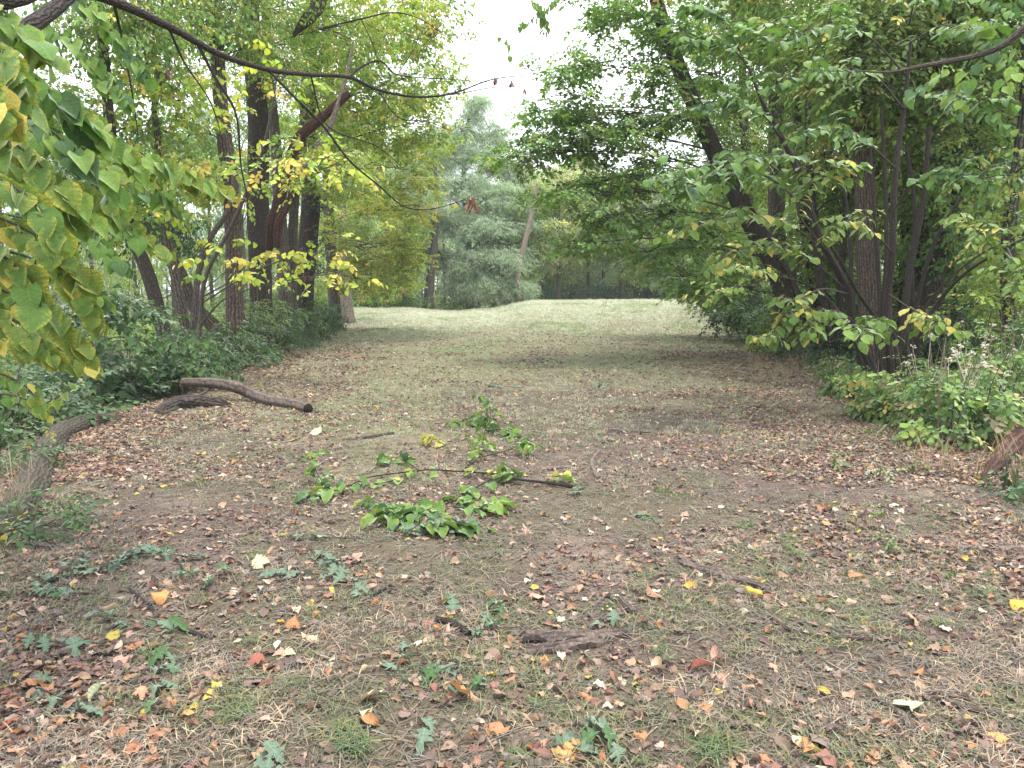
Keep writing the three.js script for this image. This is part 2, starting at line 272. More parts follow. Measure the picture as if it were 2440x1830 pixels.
// ---------------------------------------------------------------- trees
const DENS = 2.1;
function blobLeaves(list, c, R, n, { sp = 14, cr = 0.55, pal = P.green, scale = 1, flat = 0.55, spots = null, dens = 1 } = {}, limbPts = null, geos = null, twigR = 0.006) {
  for (let k = 0; k < n; k++) {
    let v; do v = V(rr(-1, 1), rr(-1, 1), rr(-1, 1)); while (v.lengthSq() > 1); v.multiplyScalar(Math.pow(v.length(), -0.35));
    const q = c.clone().add(V(v.x * R.x, v.y * R.y, v.z * R.z)), J = rr(0.8, 1.2), rc = cr * rr(0.7, 1.35), gy = gh(q.x, q.z) + 0.15; if (q.y < gy) q.y = gy + rnd() * 0.4;
    let s = null;
    if (limbPts && geos) { // branchlet from the limb
      s = limbPts[Math.floor(rr(0.35, 0.999) * limbPts.length)]; const m = s.clone().lerp(q, 0.5).add(V(rr(-0.12, 0.12), 0.12 * s.distanceTo(q) * rr(-0.2, 1), rr(-0.12, 0.12)));
      geos.push(tube([s, m, q], [twigR * 2.2, twigR * 1.4, twigR * 0.6], 4, { cap: false, n: 4 }));
      for (let i = 0; i < 2; i++) { const e = q.clone().add(V(gauss() * rc, gauss() * rc * flat - 0.1, gauss() * rc)); geos.push(tube([m.clone().lerp(q, rr(0.3, 0.9)), q.clone().lerp(e, 0.5), e], [twigR, twigR * 0.6, twigR * 0.3], 3, { cap: false, n: 3 })); }
    }
    const m = Math.round(sp * rr(0.7, 1.3) * dens * DENS);
    for (let i = 0; i < m; i++) {
      const o = V(gauss() * rc, gauss() * rc * flat, gauss() * rc), p = q.clone().add(o); if (p.y < gh(p.x, p.z) + 0.05) p.y = gh(p.x, p.z) + rr(0.05, 0.3);
      list.push({ p, q: euler(rr(-0.35, 0.6), Math.atan2(o.x, o.z) + rr(-1, 1), rr(-0.45, 0.45)), s: scale * rr(0.75, 1.2), c: spots && rnd() < spots[0] ? tint(spots[1], J) : tint(pal, J) });
    }
  }
}
function tree(o) {
  // o.trunk: [px, py, depth, width px]; o.blobs: [px, py, depth, rx px, ry px, rd m, clumps, options]
  const tp = o.trunk.map(([px, py, d, w]) => ({ p: at(px, py, d), r: w / 2 * d / F })); const b = tp[0].p; b.y = gh(b.x, b.z) - 0.12;
  const t = thing(o.name, o.label, 'tree', V(b.x, gh(b.x, b.z), b.z), o.group), bark = o.bark ?? M.barkGrey;
  part(t, 'trunk', tube(tp.map((e) => e.p), tp.map((e) => e.r), o.sides ?? 14, { rough: 0.22, flare: o.flare ?? 0.5, n: 26, knob: 0.08 }), bark);
  for (const s of o.stems ?? []) { const q = s.map(([px, py, d, w]) => ({ p: at(px, py, d), r: w / 2 * d / F })); if (!s.free) { const g0 = q[0].p, gy = gh(g0.x, g0.z); if (g0.y - gy < 0.8) g0.y = gy - 0.1; } part(t, 'stem', tube(q.map((e) => e.p), q.map((e) => e.r), 9, { rough: 0.15, n: 18, knob: 0.08 }), o.stemBark ?? bark); }
  const lists = {}, spine = smooth(tp.map((e) => e.p), 40);
  for (const [px, py, d, rx, ry, rd, n, opt = {}] of o.blobs) {
    const c = at(px, py, d), R = V(rx * d / F, ry * d / F, rd), kind = opt.leaf ?? o.leaf ?? 'oval', key = kind + (rnd() < 0.5 ? 0 : 1);
    // where the limb leaves the trunk
    let best = spine[spine.length - 1], bs = 1e9; for (const s of spine) { const hd = Math.hypot(s.x - c.x, s.z - c.z), want = c.y - (o.rise ?? 0.3) * hd, e = Math.abs(s.y - want) + hd * 0.3; if (e < bs && s.y > b.y + 0.6) { bs = e; best = s; } }
    const L = best.distanceTo(c), m1 = best.clone().lerp(c, 0.35).add(V(rr(-0.1, 0.1) * L, 0.06 * L, rr(-0.05, 0.05) * L)), m2 = best.clone().lerp(c, 0.7).add(V(rr(-0.06, 0.06) * L, 0.05 * L, rr(-0.05, 0.05) * L));
    const tip = c.clone().add(c.clone().sub(best).normalize().multiplyScalar(R.x * 0.4)); const lp = [best, m1, m2, c, tip], r0 = clamp(0.012 + 0.008 * L, 0.012, 0.08) * (o.limb ?? 0.8);
    const geos = opt.noLimb ? null : [tube(lp, [r0, r0 * 0.75, r0 * 0.5, r0 * 0.3, 0.006], 6, { cap: false, n: 14, knob: 0.1 })];
    const list = lists[key] ??= []; blobLeaves(list, c, R, n, { dens: o.dens ?? 1, cr: o.cr ?? 0.55, pal: o.pal, scale: o.scale ?? 1, spots: o.spots, ...opt }, geos ? smooth(lp, 14) : null, geos, o.twig ?? 0.006);
    if (geos) part(t, 'limb', merge(geos), o.limbBark ?? M.twig);
  }
  for (const k in lists) instanced(t, 'crown', S[k.slice(0, -1)][+k.slice(-1)], M.foliage, lists[k]);
  return t;
}
const yel = [0.06, [[0.55, 0.5, 0.1], [0.5, 0.46, 0.1], [0.55, 0.42, 0.1]]];

// left belt
tree({ name: 'hickory_tree', label: 'straight grey-brown trunk nearest the log, beside the dark trunk', trunk: [[560, 862, 17.5, 42], [557, 620, 17.5, 38], [548, 430, 17.5, 36], [530, 290, 17.6, 34], [518, 120, 17.8, 31], [508, -60, 18, 28], [500, -300, 18.5, 20]], bark: M.barkBrown, pal: P.mixed, leaf: 'oval', spots: yel,
  blobs: [[450, 40, 17, 110, 60, 1.2, 14], [570, 40, 18, 90, 60, 1.3, 12], [480, -120, 18, 260, 90, 2.5, 26], [420, -480, 18, 420, 170, 4.5, 50, { noLimb: 1, cr: 0.9 }], [400, 190, 19, 90, 60, 1.2, 9], [660, 110, 18.5, 70, 40, 1, 6], [460, 320, 19, 70, 50, 1, 7, { pal: P.lime }]] });  // the high limbless blob is unseen canopy added to shade the undergrowth
tree({ name: 'oak_tree', label: 'thick dark straight trunk standing between the log and the undergrowth', trunk: [[622, 836, 21, 54], [620, 650, 21, 50], [614, 470, 21, 48], [616, 300, 21, 47], [602, 130, 21, 42], [590, -100, 21, 36], [580, -320, 21, 26]], bark: M.barkDark, pal: P.lime, leaf: 'oval', spots: yel,
  stems: [Object.assign([[690, -180, 21.2, 34], [765, -40, 20.6, 33], [757, 15, 20.3, 32], [730, 48, 20.1, 28], [700, 84, 20, 9]], { free: 1 })],
  blobs: [[650, 30, 22.5, 100, 60, 1.5, 14], [560, 180, 23, 90, 50, 1.2, 9], [690, 180, 21, 90, 50, 1.5, 11], [600, -160, 21, 260, 100, 3, 26], [640, -430, 22, 340, 130, 4, 40, { noLimb: 1, cr: 0.9 }], [820, 60, 20.5, 120, 60, 1.5, 15], [760, 330, 23, 90, 60, 1.2, 9]] });  // limbless blob above the frame: added leaf mass that darkens the understory
tree({ name: 'vine_clad_tree', label: 'slanting dark trunk with creeper leaves, behind the thick dark trunk', trunk: [[704, 800, 26, 54], [726, 650, 26, 48], [740, 480, 26, 42], [733, 300, 26, 36], [742, 60, 26, 31], [755, -200, 26, 24]], bark: M.barkDark, pal: P.lime, leaf: 'heart', spots: yel, dens: 0.75,
  blobs: [[900, 60, 25, 130, 70, 2, 20], [1010, 90, 25, 90, 60, 1.6, 13], [960, 190, 24.5, 130, 55, 1.8, 18], [800, 190, 26, 90, 60, 1.5, 10], [880, 300, 25, 120, 50, 2, 17], [990, 290, 25, 80, 45, 1.5, 9], [740, 560, 25.6, 26, 130, 0.5, 14, { cr: 0.25, noLimb: 1, pal: P.ivy, scale: 0.7, sp: 10, spots: [0.15, [[0.3, 0.07, 0.04]]] }], [960, -90, 26, 220, 70, 2, 22]] });
tree({ name: 'twin_stem_tree', label: 'pale twin-stemmed trunk between the dark trunk and creeper trunk', trunk: [[686, 806, 24, 34], [676, 640, 24, 32], [668, 520, 24, 30], [660, 380, 24, 26], [640, 150, 24, 20], [625, -100, 24, 14]], stems: [[[694, 806, 24.4, 26], [696, 640, 24.4, 24], [700, 520, 24.4, 22], [716, 330, 24.6, 18], [790, 60, 25, 13]]], bark: M.barkGrey, pal: P.mixed, leaf: 'oval', spots: yel,
  blobs: [[700, 60, 24, 90, 50, 1.2, 9], [640, 250, 25, 80, 50, 1.2, 8], [560, 420, 26, 110, 60, 1.5, 11], [830, 420, 25, 80, 50, 1.4, 9, { pal: P.lime }]] });
tree({ name: 'yellow_maple_tree', label: 'yellow-green leaved tree with drooping sprays over the left meadow edge', trunk: [[800, 775, 31, 30], [788, 580, 31, 27], [782, 430, 31, 24], [788, 250, 31, 20], [775, 0, 31, 16], [775, -200, 31, 10]], bark: M.barkGrey, pal: P.lime, leaf: 'maple', spots: yel, rise: 0.1, dens: 0.6, cr: 0.5,
  blobs: [[900, 400, 30, 110, 40, 2, 17], [960, 350, 30, 90, 40, 1.8, 12], [990, 450, 30, 50, 30, 1.4, 8, { pal: P.gold }], [930, 500, 29, 90, 40, 1.8, 15, { pal: P.gold }], [880, 590, 29, 100, 40, 1.8, 16, { pal: P.gold }], [970, 585, 30, 50, 40, 1.4, 8, { pal: P.gold }], [840, 660, 28, 60, 26, 1.3, 9, { pal: P.gold }], [930, 640, 30, 60, 30, 1.4, 8, { pal: P.gold }], [780, 560, 29, 80, 50, 1.5, 10], [760, 150, 31, 120, 70, 2, 14], [1000, 210, 30, 90, 50, 1.5, 10]] });
tree({ name: 'ash_tree', label: 'slim pale trunk at the far end of the left undergrowth', trunk: [[829, 762, 36, 27], [822, 660, 36, 24], [815, 500, 36, 20], [812, 300, 36, 16], [815, 60, 36, 10]], bark: M.barkPale, pal: P.olive, leaf: 'far', blobs: [[800, 480, 36, 90, 60, 2, 12], [840, 350, 36, 100, 60, 2, 12], [860, 560, 37, 60, 40, 1.6, 8], [900, 230, 37, 110, 80, 2, 14]] });
tree({ name: 'slanting_tree', label: 'dark leaning trunk left of the forked stems, above the log', trunk: [[406, 900, 15, 34], [392, 800, 15, 33], [377, 737, 15, 32], [351, 650, 15, 31], [312, 550, 15, 29], [280, 430, 15, 25], [262, 300, 15, 22], [250, 170, 15, 24], [238, 20, 15, 18], [230, -150, 15, 12]], bark: M.barkDark, pal: P.mixed, leaf: 'oval', spots: yel,
  blobs: [[250, 80, 14.5, 110, 60, 1, 13], [370, 60, 15, 80, 45, 1, 8], [340, 300, 16, 80, 60, 1, 8], [150, 260, 16, 110, 90, 1.3, 12], [200, -120, 15, 220, 70, 1.5, 18], [60, -480, 15, 380, 180, 4, 44, { noLimb: 1, cr: 0.9 }]] });  // topmost limbless blob: out-of-view crown added to shade the left belt
tree({ name: 'forked_tree', label: 'two thin stems forking from one base right of the leaning trunk', trunk: [[458, 900, 15.8, 24], [446, 800, 15.8, 23], [432, 730, 15.8, 22], [415, 650, 15.8, 21], [398, 560, 15.9, 19], [380, 440, 16, 16], [374, 310, 16, 15], [367, 250, 16, 13], [379, 205, 16, 12], [372, 165, 16, 11], [345, 95, 16, 9], [325, -40, 16, 7]], stems: [Object.assign([[452, 840, 15.8, 20], [463, 760, 15.7, 17], [474, 650, 15.6, 15], [500, 570, 15.5, 13], [541, 505, 15.4, 11], [560, 400, 15.4, 8]], { free: 1 })], bark: M.barkGrey, pal: P.lime, leaf: 'heart', spots: yel,
  dens: 0.4, blobs: [[430, 240, 15.8, 90, 50, 1, 9], [480, 430, 16.5, 60, 50, 1, 6], [420, 420, 15.5, 90, 40, 1, 8], [330, 190, 16, 60, 50, 0.8, 5], [300, 480, 15, 90, 40, 1, 8]] });
tree({ name: 'bent_tree', label: 'brown trunk leaning hard left behind the forked stems', trunk: [[560, 850, 19.5, 34], [520, 790, 19.5, 34], [463, 730, 19.4, 33], [424, 645, 19.3, 31], [362, 570, 19.2, 27], [300, 520, 19, 22], [220, 440, 19, 16]], bark: M.barkBrown, pal: P.deep, leaf: 'oval', blobs: [[240, 430, 19, 100, 60, 1.2, 10], [330, 540, 20, 90, 40, 1.2, 9], [430, 560, 21, 70, 40, 1, 7]] });
// snapped dead trunk resting against the dark oak
{
  const pts = [[640, 600, 20.4, 12], [648, 565, 20, 30], [654, 530, 19.7, 34], [668, 470, 19.5, 30], [690, 385, 19.4, 27], [715, 325, 19.3, 24], [770, 280, 19.2, 20], [832, 222, 19, 17]].map(([a, b, d, w]) => [at(a, b, d), w / 2 * d / F]);
  const t = thing('snapped_trunk', 'reddish dead snapped trunk leaning against the thick dark trunk', 'dead tree', pts[0][0]);
  part(t, 'trunk', tube(pts.map((e) => e[0]), pts.map((e) => e[1]), 9, { rough: 0.4, n: 24, knob: 0.2 }), M.barkRed);
  const q = [[700, 420, 19.4, 18], [745, 370, 19.3, 16], [790, 290, 19.1, 13], [822, 190, 19, 10], [842, 100, 19, 5]].map(([a, b, d, w]) => [at(a, b, d), w / 2 * d / F]);
  part(t, 'dead_limb', tube(q.map((e) => e[0]), q.map((e) => e[1]), 7, { rough: 0.25, n: 18 }), M.barkPale);
  const k = [[660, 590, 19.5, 16], [665, 530, 19.4, 20], [690, 480, 19.4, 16], [700, 420, 19.4, 14]].map(([a, b, d, w]) => [at(a, b, d), w / 2 * d / F]);
  part(t, 'split_bark', tube(k.map((e) => e[0]), k.map((e) => e[1]), 7, { rough: 0.4, n: 12 }), M.barkRed);
}
// basswood branches with yellow heart leaves in front of the trunks
tree({ name: 'basswood_sapling', label: 'slender sapling with yellowing heart-shaped leaves before the left trunks', trunk: [[470, 885, 14, 12], [478, 760, 14, 11], [490, 660, 13.8, 10], [540, 560, 13.5, 9], [600, 430, 13.2, 8], [640, 300, 13, 6], [660, 180, 13, 4]], bark: M.barkGrey, flare: 0.1, pal: P.gold, leaf: 'heart', scale: 0.98, limb: 0.5, spots: [0.1, yel[1]], twig: 0.004, dens: 0.15,
  blobs: [[720, 340, 13, 70, 26, 0.7, 6, { pal: P.lime }], [780, 400, 12.8, 60, 22, 0.6, 5], [690, 420, 13, 50, 20, 0.6, 4], [575, 400, 13, 60, 22, 0.6, 3, { pal: P.lime }], [665, 625, 12.8, 50, 14, 0.5, 3], [740, 600, 12.6, 60, 14, 0.5, 2], [800, 650, 12.6, 60, 14, 0.5, 2], [560, 640, 13, 60, 18, 0.5, 4, { pal: P.lime }], [660, 190, 13, 60, 26, 0.7, 3, { pal: P.lime }]] });

// the silvery willows of the far corner, built bough by bough
tree({ name: 'silver_willow', label: 'tall broad silvery green tree rising at the centre beyond the meadow dip', trunk: [[1120, 745, 64, 16], [1118, 600, 64, 14], [1105, 450, 64, 11], [1110, 320, 64, 8], [1130, 230, 64, 4]], bark: M.barkGrey, pal: P.silver, leaf: 'lance', scale: 1.6, limb: 2.2, twig: 0.02, flare: 0.3, rise: 0.6,
  blobs: [[1140, 250, 64, 36, 30, 1.2, 12], [1100, 310, 64, 50, 34, 1.6, 16], [1180, 320, 64, 40, 30, 1.4, 12], [1060, 370, 64, 50, 34, 1.6, 16], [1140, 380, 63, 60, 34, 1.8, 20], [1200, 400, 64, 40, 30, 1.4, 12], [1030, 450, 63, 50, 30, 1.6, 16], [1100, 450, 62, 60, 34, 2, 20], [1180, 470, 62, 60, 34, 1.8, 18], [1020, 530, 64, 44, 30, 1.5, 13], [1090, 530, 62, 60, 34, 1.8, 20], [1170, 550, 61, 60, 34, 1.8, 20], [1240, 520, 64, 40, 34, 1.5, 12], [1060, 610, 62, 50, 30, 1.6, 16], [1130, 620, 60.5, 60, 30, 1.8, 20], [1200, 625, 60.5, 60, 28, 1.7, 20], [1100, 680, 61, 50, 24, 1.5, 15], [1170, 685, 60, 56, 24, 1.5, 18], [1225, 690, 60.5, 36, 22, 1.2, 10], [1245, 430, 65, 40, 40, 1.5, 12, { pal: P.olive }]].map((b) => [...b.slice(0, 7), { cr: 0.62, sp: 24, flat: 0.75, ...(b[7] ?? {}) }]) });
tree({ name: 'silver_willow', label: 'leaning grey trunk with silvery leaves left of the tall silvery tree', trunk: [[1020, 748, 60, 22], [1026, 660, 60, 20], [1034, 590, 60, 18], [1040, 480, 60, 12], [1035, 360, 60, 6]], bark: M.barkGrey, pal: P.silver, leaf: 'lance', scale: 1.5, limb: 2, twig: 0.018, flare: 0.3,
  blobs: [[1010, 340, 61, 46, 34, 1.5, 14], [980, 410, 61, 44, 30, 1.4, 12], [1000, 480, 60, 50, 30, 1.5, 14], [960, 540, 61, 40, 30, 1.4, 11], [990, 600, 61, 40, 26, 1.4, 10, { pal: P.mixed }]].map((b) => [...b.slice(0, 7), { cr: 0.85, sp: 26, flat: 0.8, ...(b[7] ?? {}) }]) });
// right belt
tree({ name: 'ironwood_tree', label: 'slender forked stems left of the stout brown trunk', trunk: [[1985, 880, 16, 22], [1972, 760, 16, 20], [1950, 640, 16, 18], [1935, 480, 16, 16], [1925, 300, 16, 13], [1930, 60, 16, 8]], stems: [[[1995, 885, 16.2, 18], [2000, 740, 16.2, 16], [2010, 560, 16.2, 14], [2020, 380, 16.3, 11], [2010, 180, 16.4, 7]], [[1975, 885, 15.8, 15], [1930, 760, 15.8, 13], [1880, 650, 15.8, 11], [1820, 540, 15.8, 8]]], bark: M.barkDark, pal: P.green, leaf: 'oval', spots: [0.05, yel[1]], blobs: [[1940, 400, 17.5, 70, 60, 0.8, 8], [1960, 600, 17.6, 60, 60, 0.8, 8], [2010, 470, 17.5, 80, 70, 0.9, 9], [1970, 240, 17, 80, 70, 1, 10], [1950, 740, 17.5, 60, 50, 0.8, 8, { pal: P.deep }], [1950, 90, 17, 90, 60, 1, 11]] });
tree({ name: 'hackberry_tree', label: 'dark straight trunk in the dense thicket right of the stout trunk', trunk: [[2160, 900, 17.5, 34], [2158, 700, 17.5, 31], [2165, 480, 17.5, 28], [2180, 250, 17.5, 24], [2190, 0, 17.6, 18], [2195, -200, 17.8, 10]], stems: [[[2255, 900, 16.5, 22], [2268, 740, 16.5, 19], [2300, 580, 16.5, 15], [2350, 420, 16.5, 11]], [[2230, 905, 17, 18], [2222, 720, 17, 16], [2190, 560, 17, 13], [2150, 380, 17, 9]]], bark: M.barkDark, pal: P.green, leaf: 'oval', spots: [0.04, yel[1]], blobs: [[2120, 330, 17, 100, 80, 1.1, 12], [2210, 400, 17, 90, 80, 1, 12], [2300, 420, 16.5, 90, 80, 1, 11], [2180, 560, 17, 80, 70, 1, 10], [2280, 640, 16.5, 80, 70, 1, 11, { pal: P.mixed }], [2360, 500, 16, 80, 80, 1, 10], [2140, 690, 17, 70, 60, 0.9, 9, { pal: P.deep }], [2240, 770, 16.5, 80, 60, 0.9, 10, { pal: P.deep }], [2200, 120, 17, 130, 90, 1.3, 15], [2350, 720, 16, 80, 60, 0.9, 9, { pal: P.mixed }]] });
tree({ name: 'box_elder_tree', label: 'hidden grey trunk filling the gap between leaning maple and grey trunk', trunk: [[1800, 850, 25, 30], [1795, 650, 25, 27], [1780, 430, 25, 23], [1770, 200, 25, 18], [1765, -50, 25, 10]], bark: M.barkGrey, pal: P.mixed, leaf: 'maple', blobs: [[1680, 60, 25, 110, 70, 1.8, 14], [1790, 60, 25, 110, 70, 1.8, 13], [1690, 260, 25, 90, 70, 1.5, 11], [1790, 300, 25, 90, 80, 1.5, 11], [1720, 430, 25, 90, 60, 1.5, 11], [1690, 540, 25.5, 90, 50, 1.5, 11], [1760, 610, 25, 80, 50, 1.4, 11, { pal: P.green }], [1690, 680, 26, 80, 40, 1.4, 10, { pal: P.green }], [1800, 740, 24, 70, 50, 1.2, 10, { pal: P.deep }]] });
tree({ name: 'leaning_maple', label: 'dark trunk leaning left over the meadow with layered maple sprays', trunk: [[1945, 872, 17.4, 52], [1893, 760, 17.4, 46], [1870, 700, 17.4, 45], [1840, 620, 17.4, 44], [1783, 520, 17.2, 42], [1747, 450, 17.1, 40], [1690, 335, 16.9, 38], [1640, 215, 16.7, 35], [1602, 120, 16.6, 33], [1566, 10, 16.4, 30], [1530, -120, 16.3, 24], [1490, -300, 16.2, 14]], bark: M.barkDark, pal: [[0.15, 0.3, 0.03], [0.13, 0.27, 0.03], [0.19, 0.33, 0.035], [0.12, 0.24, 0.03]], leaf: 'maple', rise: 0.05, limb: 0.5, spots: [0.02, yel[1]], dens: 0.36, cr: 0.3, scale: 0.9,
  blobs: [[1500, 45, 16.6, 80, 45, 1.6, 16], [1580, 110, 16.6, 60, 40, 1.4, 9], [1335, 165, 15.8, 36, 18, 0.8, 5], [1400, 150, 16.2, 50, 20, 1, 6], [1560, 205, 16.6, 60, 30, 1.3, 8], [1330, 265, 16.2, 90, 22, 1.2, 12], [1440, 270, 16.6, 100, 30, 1.5, 14], [1560, 290, 16.6, 80, 30, 1.4, 10], [1290, 335, 16.2, 70, 18, 1.1, 9], [1420, 345, 16.6, 110, 26, 1.6, 15], [1240, 375, 16.2, 50, 14, 0.9, 7], [1560, 390, 17.4, 80, 34, 1.4, 9], [1340, 470, 16.2, 70, 18, 1.1, 8], [1420, 440, 16.6, 80, 22, 1.2, 10], [1500, 420, 16.6, 70, 26, 1.2, 8], [1480, 520, 16.6, 80, 24, 1.3, 11], [1400, 580, 16.6, 60, 18, 1.1, 7], [1580, 530, 17.4, 90, 34, 1.4, 11], [1560, 600, 17.4, 90, 28, 1.4, 10], [1660, 560, 17.8, 70, 50, 1.3, 9], [1650, 660, 18.2, 80, 36, 1.4, 10], [1740, 700, 18.6, 60, 50, 1.2, 9], [1500, -110, 16.6, 200, 70, 2.5, 20], [1700, 180, 17.4, 90, 70, 1.5, 11]] });
tree({ name: 'elm_tree', label: 'grey trunk behind the leaning maple, half hidden by leaves', trunk: [[1880, 850, 19.5, 44], [1862, 700, 19.5, 40], [1850, 480, 19.5, 37], [1850, 240, 19.6, 33], [1845, 0, 19.8, 26], [1840, -250, 20, 16]], bark: M.barkGrey, pal: P.mixed, leaf: 'oval', spots: [0.06, yel[1]],
  blobs: [[1770, 60, 20, 110, 60, 1.2, 14], [1880, 60, 19, 110, 60, 1.4, 15], [1800, 200, 20, 80, 50, 1, 9], [1900, 280, 19.5, 90, 60, 1.2, 11], [1960, 150, 19.5, 90, 70, 1.2, 12], [1840, 400, 20.5, 60, 50, 1, 7], [1940, 430, 20, 80, 60, 1.2, 8], [1850, -120, 19, 260, 80, 2.4, 26], [1900, -460, 18.5, 300, 180, 4.5, 55, { noLimb: 1, cr: 0.9 }], [1780, 600, 20.5, 60, 50, 1, 7]] });  // limbless blob overhead: unseen crown added to darken the right thicket
tree({ name: 'broad_oak', label: 'stout furrowed brown trunk behind the many-stemmed shrub', trunk: [[2088, 905, 14.5, 60], [2078, 800, 14.5, 52], [2069, 640, 14.5, 48], [2060, 480, 14.5, 46], [2054, 300, 14.5, 44], [2050, 100, 14.6, 40], [2046, -150, 14.8, 38], [2040, -350, 15, 26]], sides: 20, bark: M.barkBrown, pal: P.green, leaf: 'oval', spots: [0.05, yel[1]], scale: 1.15,
  blobs: [[2140, 60, 13.5, 130, 60, 1.2, 18], [2010, 40, 13, 110, 50, 1, 13], [2260, 130, 13.5, 110, 60, 1.2, 14], [2160, 210, 13.5, 110, 50, 1, 12], [2040, 170, 13, 90, 40, 0.9, 9], [2320, 20, 13, 120, 60, 1.2, 15], [2100, -120, 14, 360, 80, 2.2, 26], [2200, -560, 15, 400, 220, 4.5, 60, { noLimb: 1, cr: 0.9 }], [2230, 310, 14, 90, 50, 1, 8], [2010, 330, 15.5, 70, 50, 1, 7], [2170, 420, 15.5, 80, 60, 1, 7, { pal: P.mixed }]] });  // the wide limbless blob above the frame is added to shade the shrubs below
tree({ name: 'crooked_tree', label: 'dark crooked trunk leaning right behind the many-stemmed shrub', trunk: [[2200, 880, 15.5, 50], [2212, 760, 15.5, 46], [2236, 610, 15.5, 42], [2288, 450, 15.6, 38], [2316, 300, 15.7, 36], [2335, 120, 15.8, 38], [2345, -60, 16, 34], [2350, -260, 16, 20]], bark: M.barkDark, pal: P.mixed, leaf: 'oval',
  stems: [[[2170, 890, 16, 28], [2180, 720, 16, 25], [2200, 560, 16, 22], [2240, 420, 16.2, 18], [2250, 250, 16.4, 13]]],
  blobs: [[2350, 110, 15.2, 50, 110, 0.7, 16, { pal: P.ivy, leaf: 'lance', noLimb: 1, cr: 0.4 }], [2320, 330, 15.2, 50, 90, 0.7, 13, { pal: P.ivy, leaf: 'lance', noLimb: 1, cr: 0.4 }], [2260, 230, 15.5, 110, 60, 1.2, 11], [2400, 230, 15, 80, 80, 1.2, 11], [2270, 480, 15.5, 80, 60, 1, 9], [2320, 560, 15, 70, 60, 0.9, 8, { pal: P.weed }], [2300, -130, 15, 260, 80, 2, 18]] });
tree({ name: 'blackened_tree', label: 'dark trunk with pale flaking base at the far right edge', trunk: [[2405, 960, 12.5, 50], [2400, 860, 12.5, 36], [2402, 760, 12.5, 32], [2401, 620, 12.5, 31], [2410, 500, 12.5, 30], [2440, 300, 12.6, 28], [2450, 100, 12.8, 24], [2460, -150, 13, 16]], bark: barkMat([0.42, 0.39, 0.36], [0.09, 0.08, 0.075], 5, 0.02), pal: P.mixed, dens: 0.5, leaf: 'oval', spots: yel,
  blobs: [[2420, 420, 12, 60, 70, 0.8, 9], [2400, 620, 13.5, 70, 50, 0.9, 7, { pal: P.gold }], [2440, 560, 12, 60, 60, 0.8, 7], [2430, 720, 12, 70, 50, 0.8, 8, { pal: P.lime }], [2460, 120, 12, 110, 90, 1.2, 11, { pal: P.green }], [2640, -320, 13, 300, 260, 4, 44, { noLimb: 1, cr: 0.9, pal: P.green }]] });  // high limbless blob: added canopy out of view, keeps light off the right edge
tree({ name: 'slim_tree', label: 'thin dark trunk between the leaning maple and the grey trunk', trunk: [[1965, 850, 18, 26], [1945, 700, 18, 24], [1920, 560, 18, 22], [1905, 420, 18, 19], [1900, 200, 18, 14], [1905, -50, 18, 8]], bark: M.barkDark, pal: P.mixed, leaf: 'oval', blobs: [[1920, 560, 19, 70, 60, 1, 9], [1960, 640, 18.5, 80, 50, 1, 8], [1990, 520, 18, 70, 60, 1, 7]] });

// ---------------------------------------------------------------- leaves that can be told apart
function leafTex(a, b, edge, spotC, spots, seedZ) { // a between the ribs, b on them, edge colour creeping in from the margin
  return dataTex(160, 160, (u, v) => {
    const x = (u - 0.5) * 2, ax = Math.abs(x), s = v - 0.42 * ax, vein = Math.min(Math.abs(((s * 6.5 + 40) % 1) - 0.5) * 2, 1), rib = Math.min(ax * 9, 1), n = fbm(u * 6, v * 6, seedZ, 4), f = fbm(u * 30, v * 30, seedZ, 2);
    const onVein = Math.max(ss(0.80, 0.97, vein), 1 - ss(0.1, 0.4, rib)); let e = ss(0.05, 0.95, ax * 0.95 + Math.pow(v, 2) * 0.6 + n * 0.6 - 0.2 - vein * 0.22);
    if (!edge) e = 0; let c = a.map((q, i) => q + ((edge?.[i] ?? q) - q) * e); c = c.map((q, i) => q + (b[i] - q) * onVein * 0.8);
    const sp = spots ? ss(spots, spots + 0.1, fbm(u * 9, v * 9, seedZ + 4, 3) + ax * 0.15) : 0; c = c.map((q, i) => q + (spotC[i] - q) * sp);
    return c.map((q) => q * (1 + f * 0.35 + n * 0.15));
  });
}
const nearLeaf = (map, o = {}) => new THREE.MeshPhysicalMaterial({ map, roughness: 1, transmission: 0.42, thickness: 0, side: THREE.DoubleSide, clearcoat: 0.05, clearcoatRoughness: 0.5, ...o });
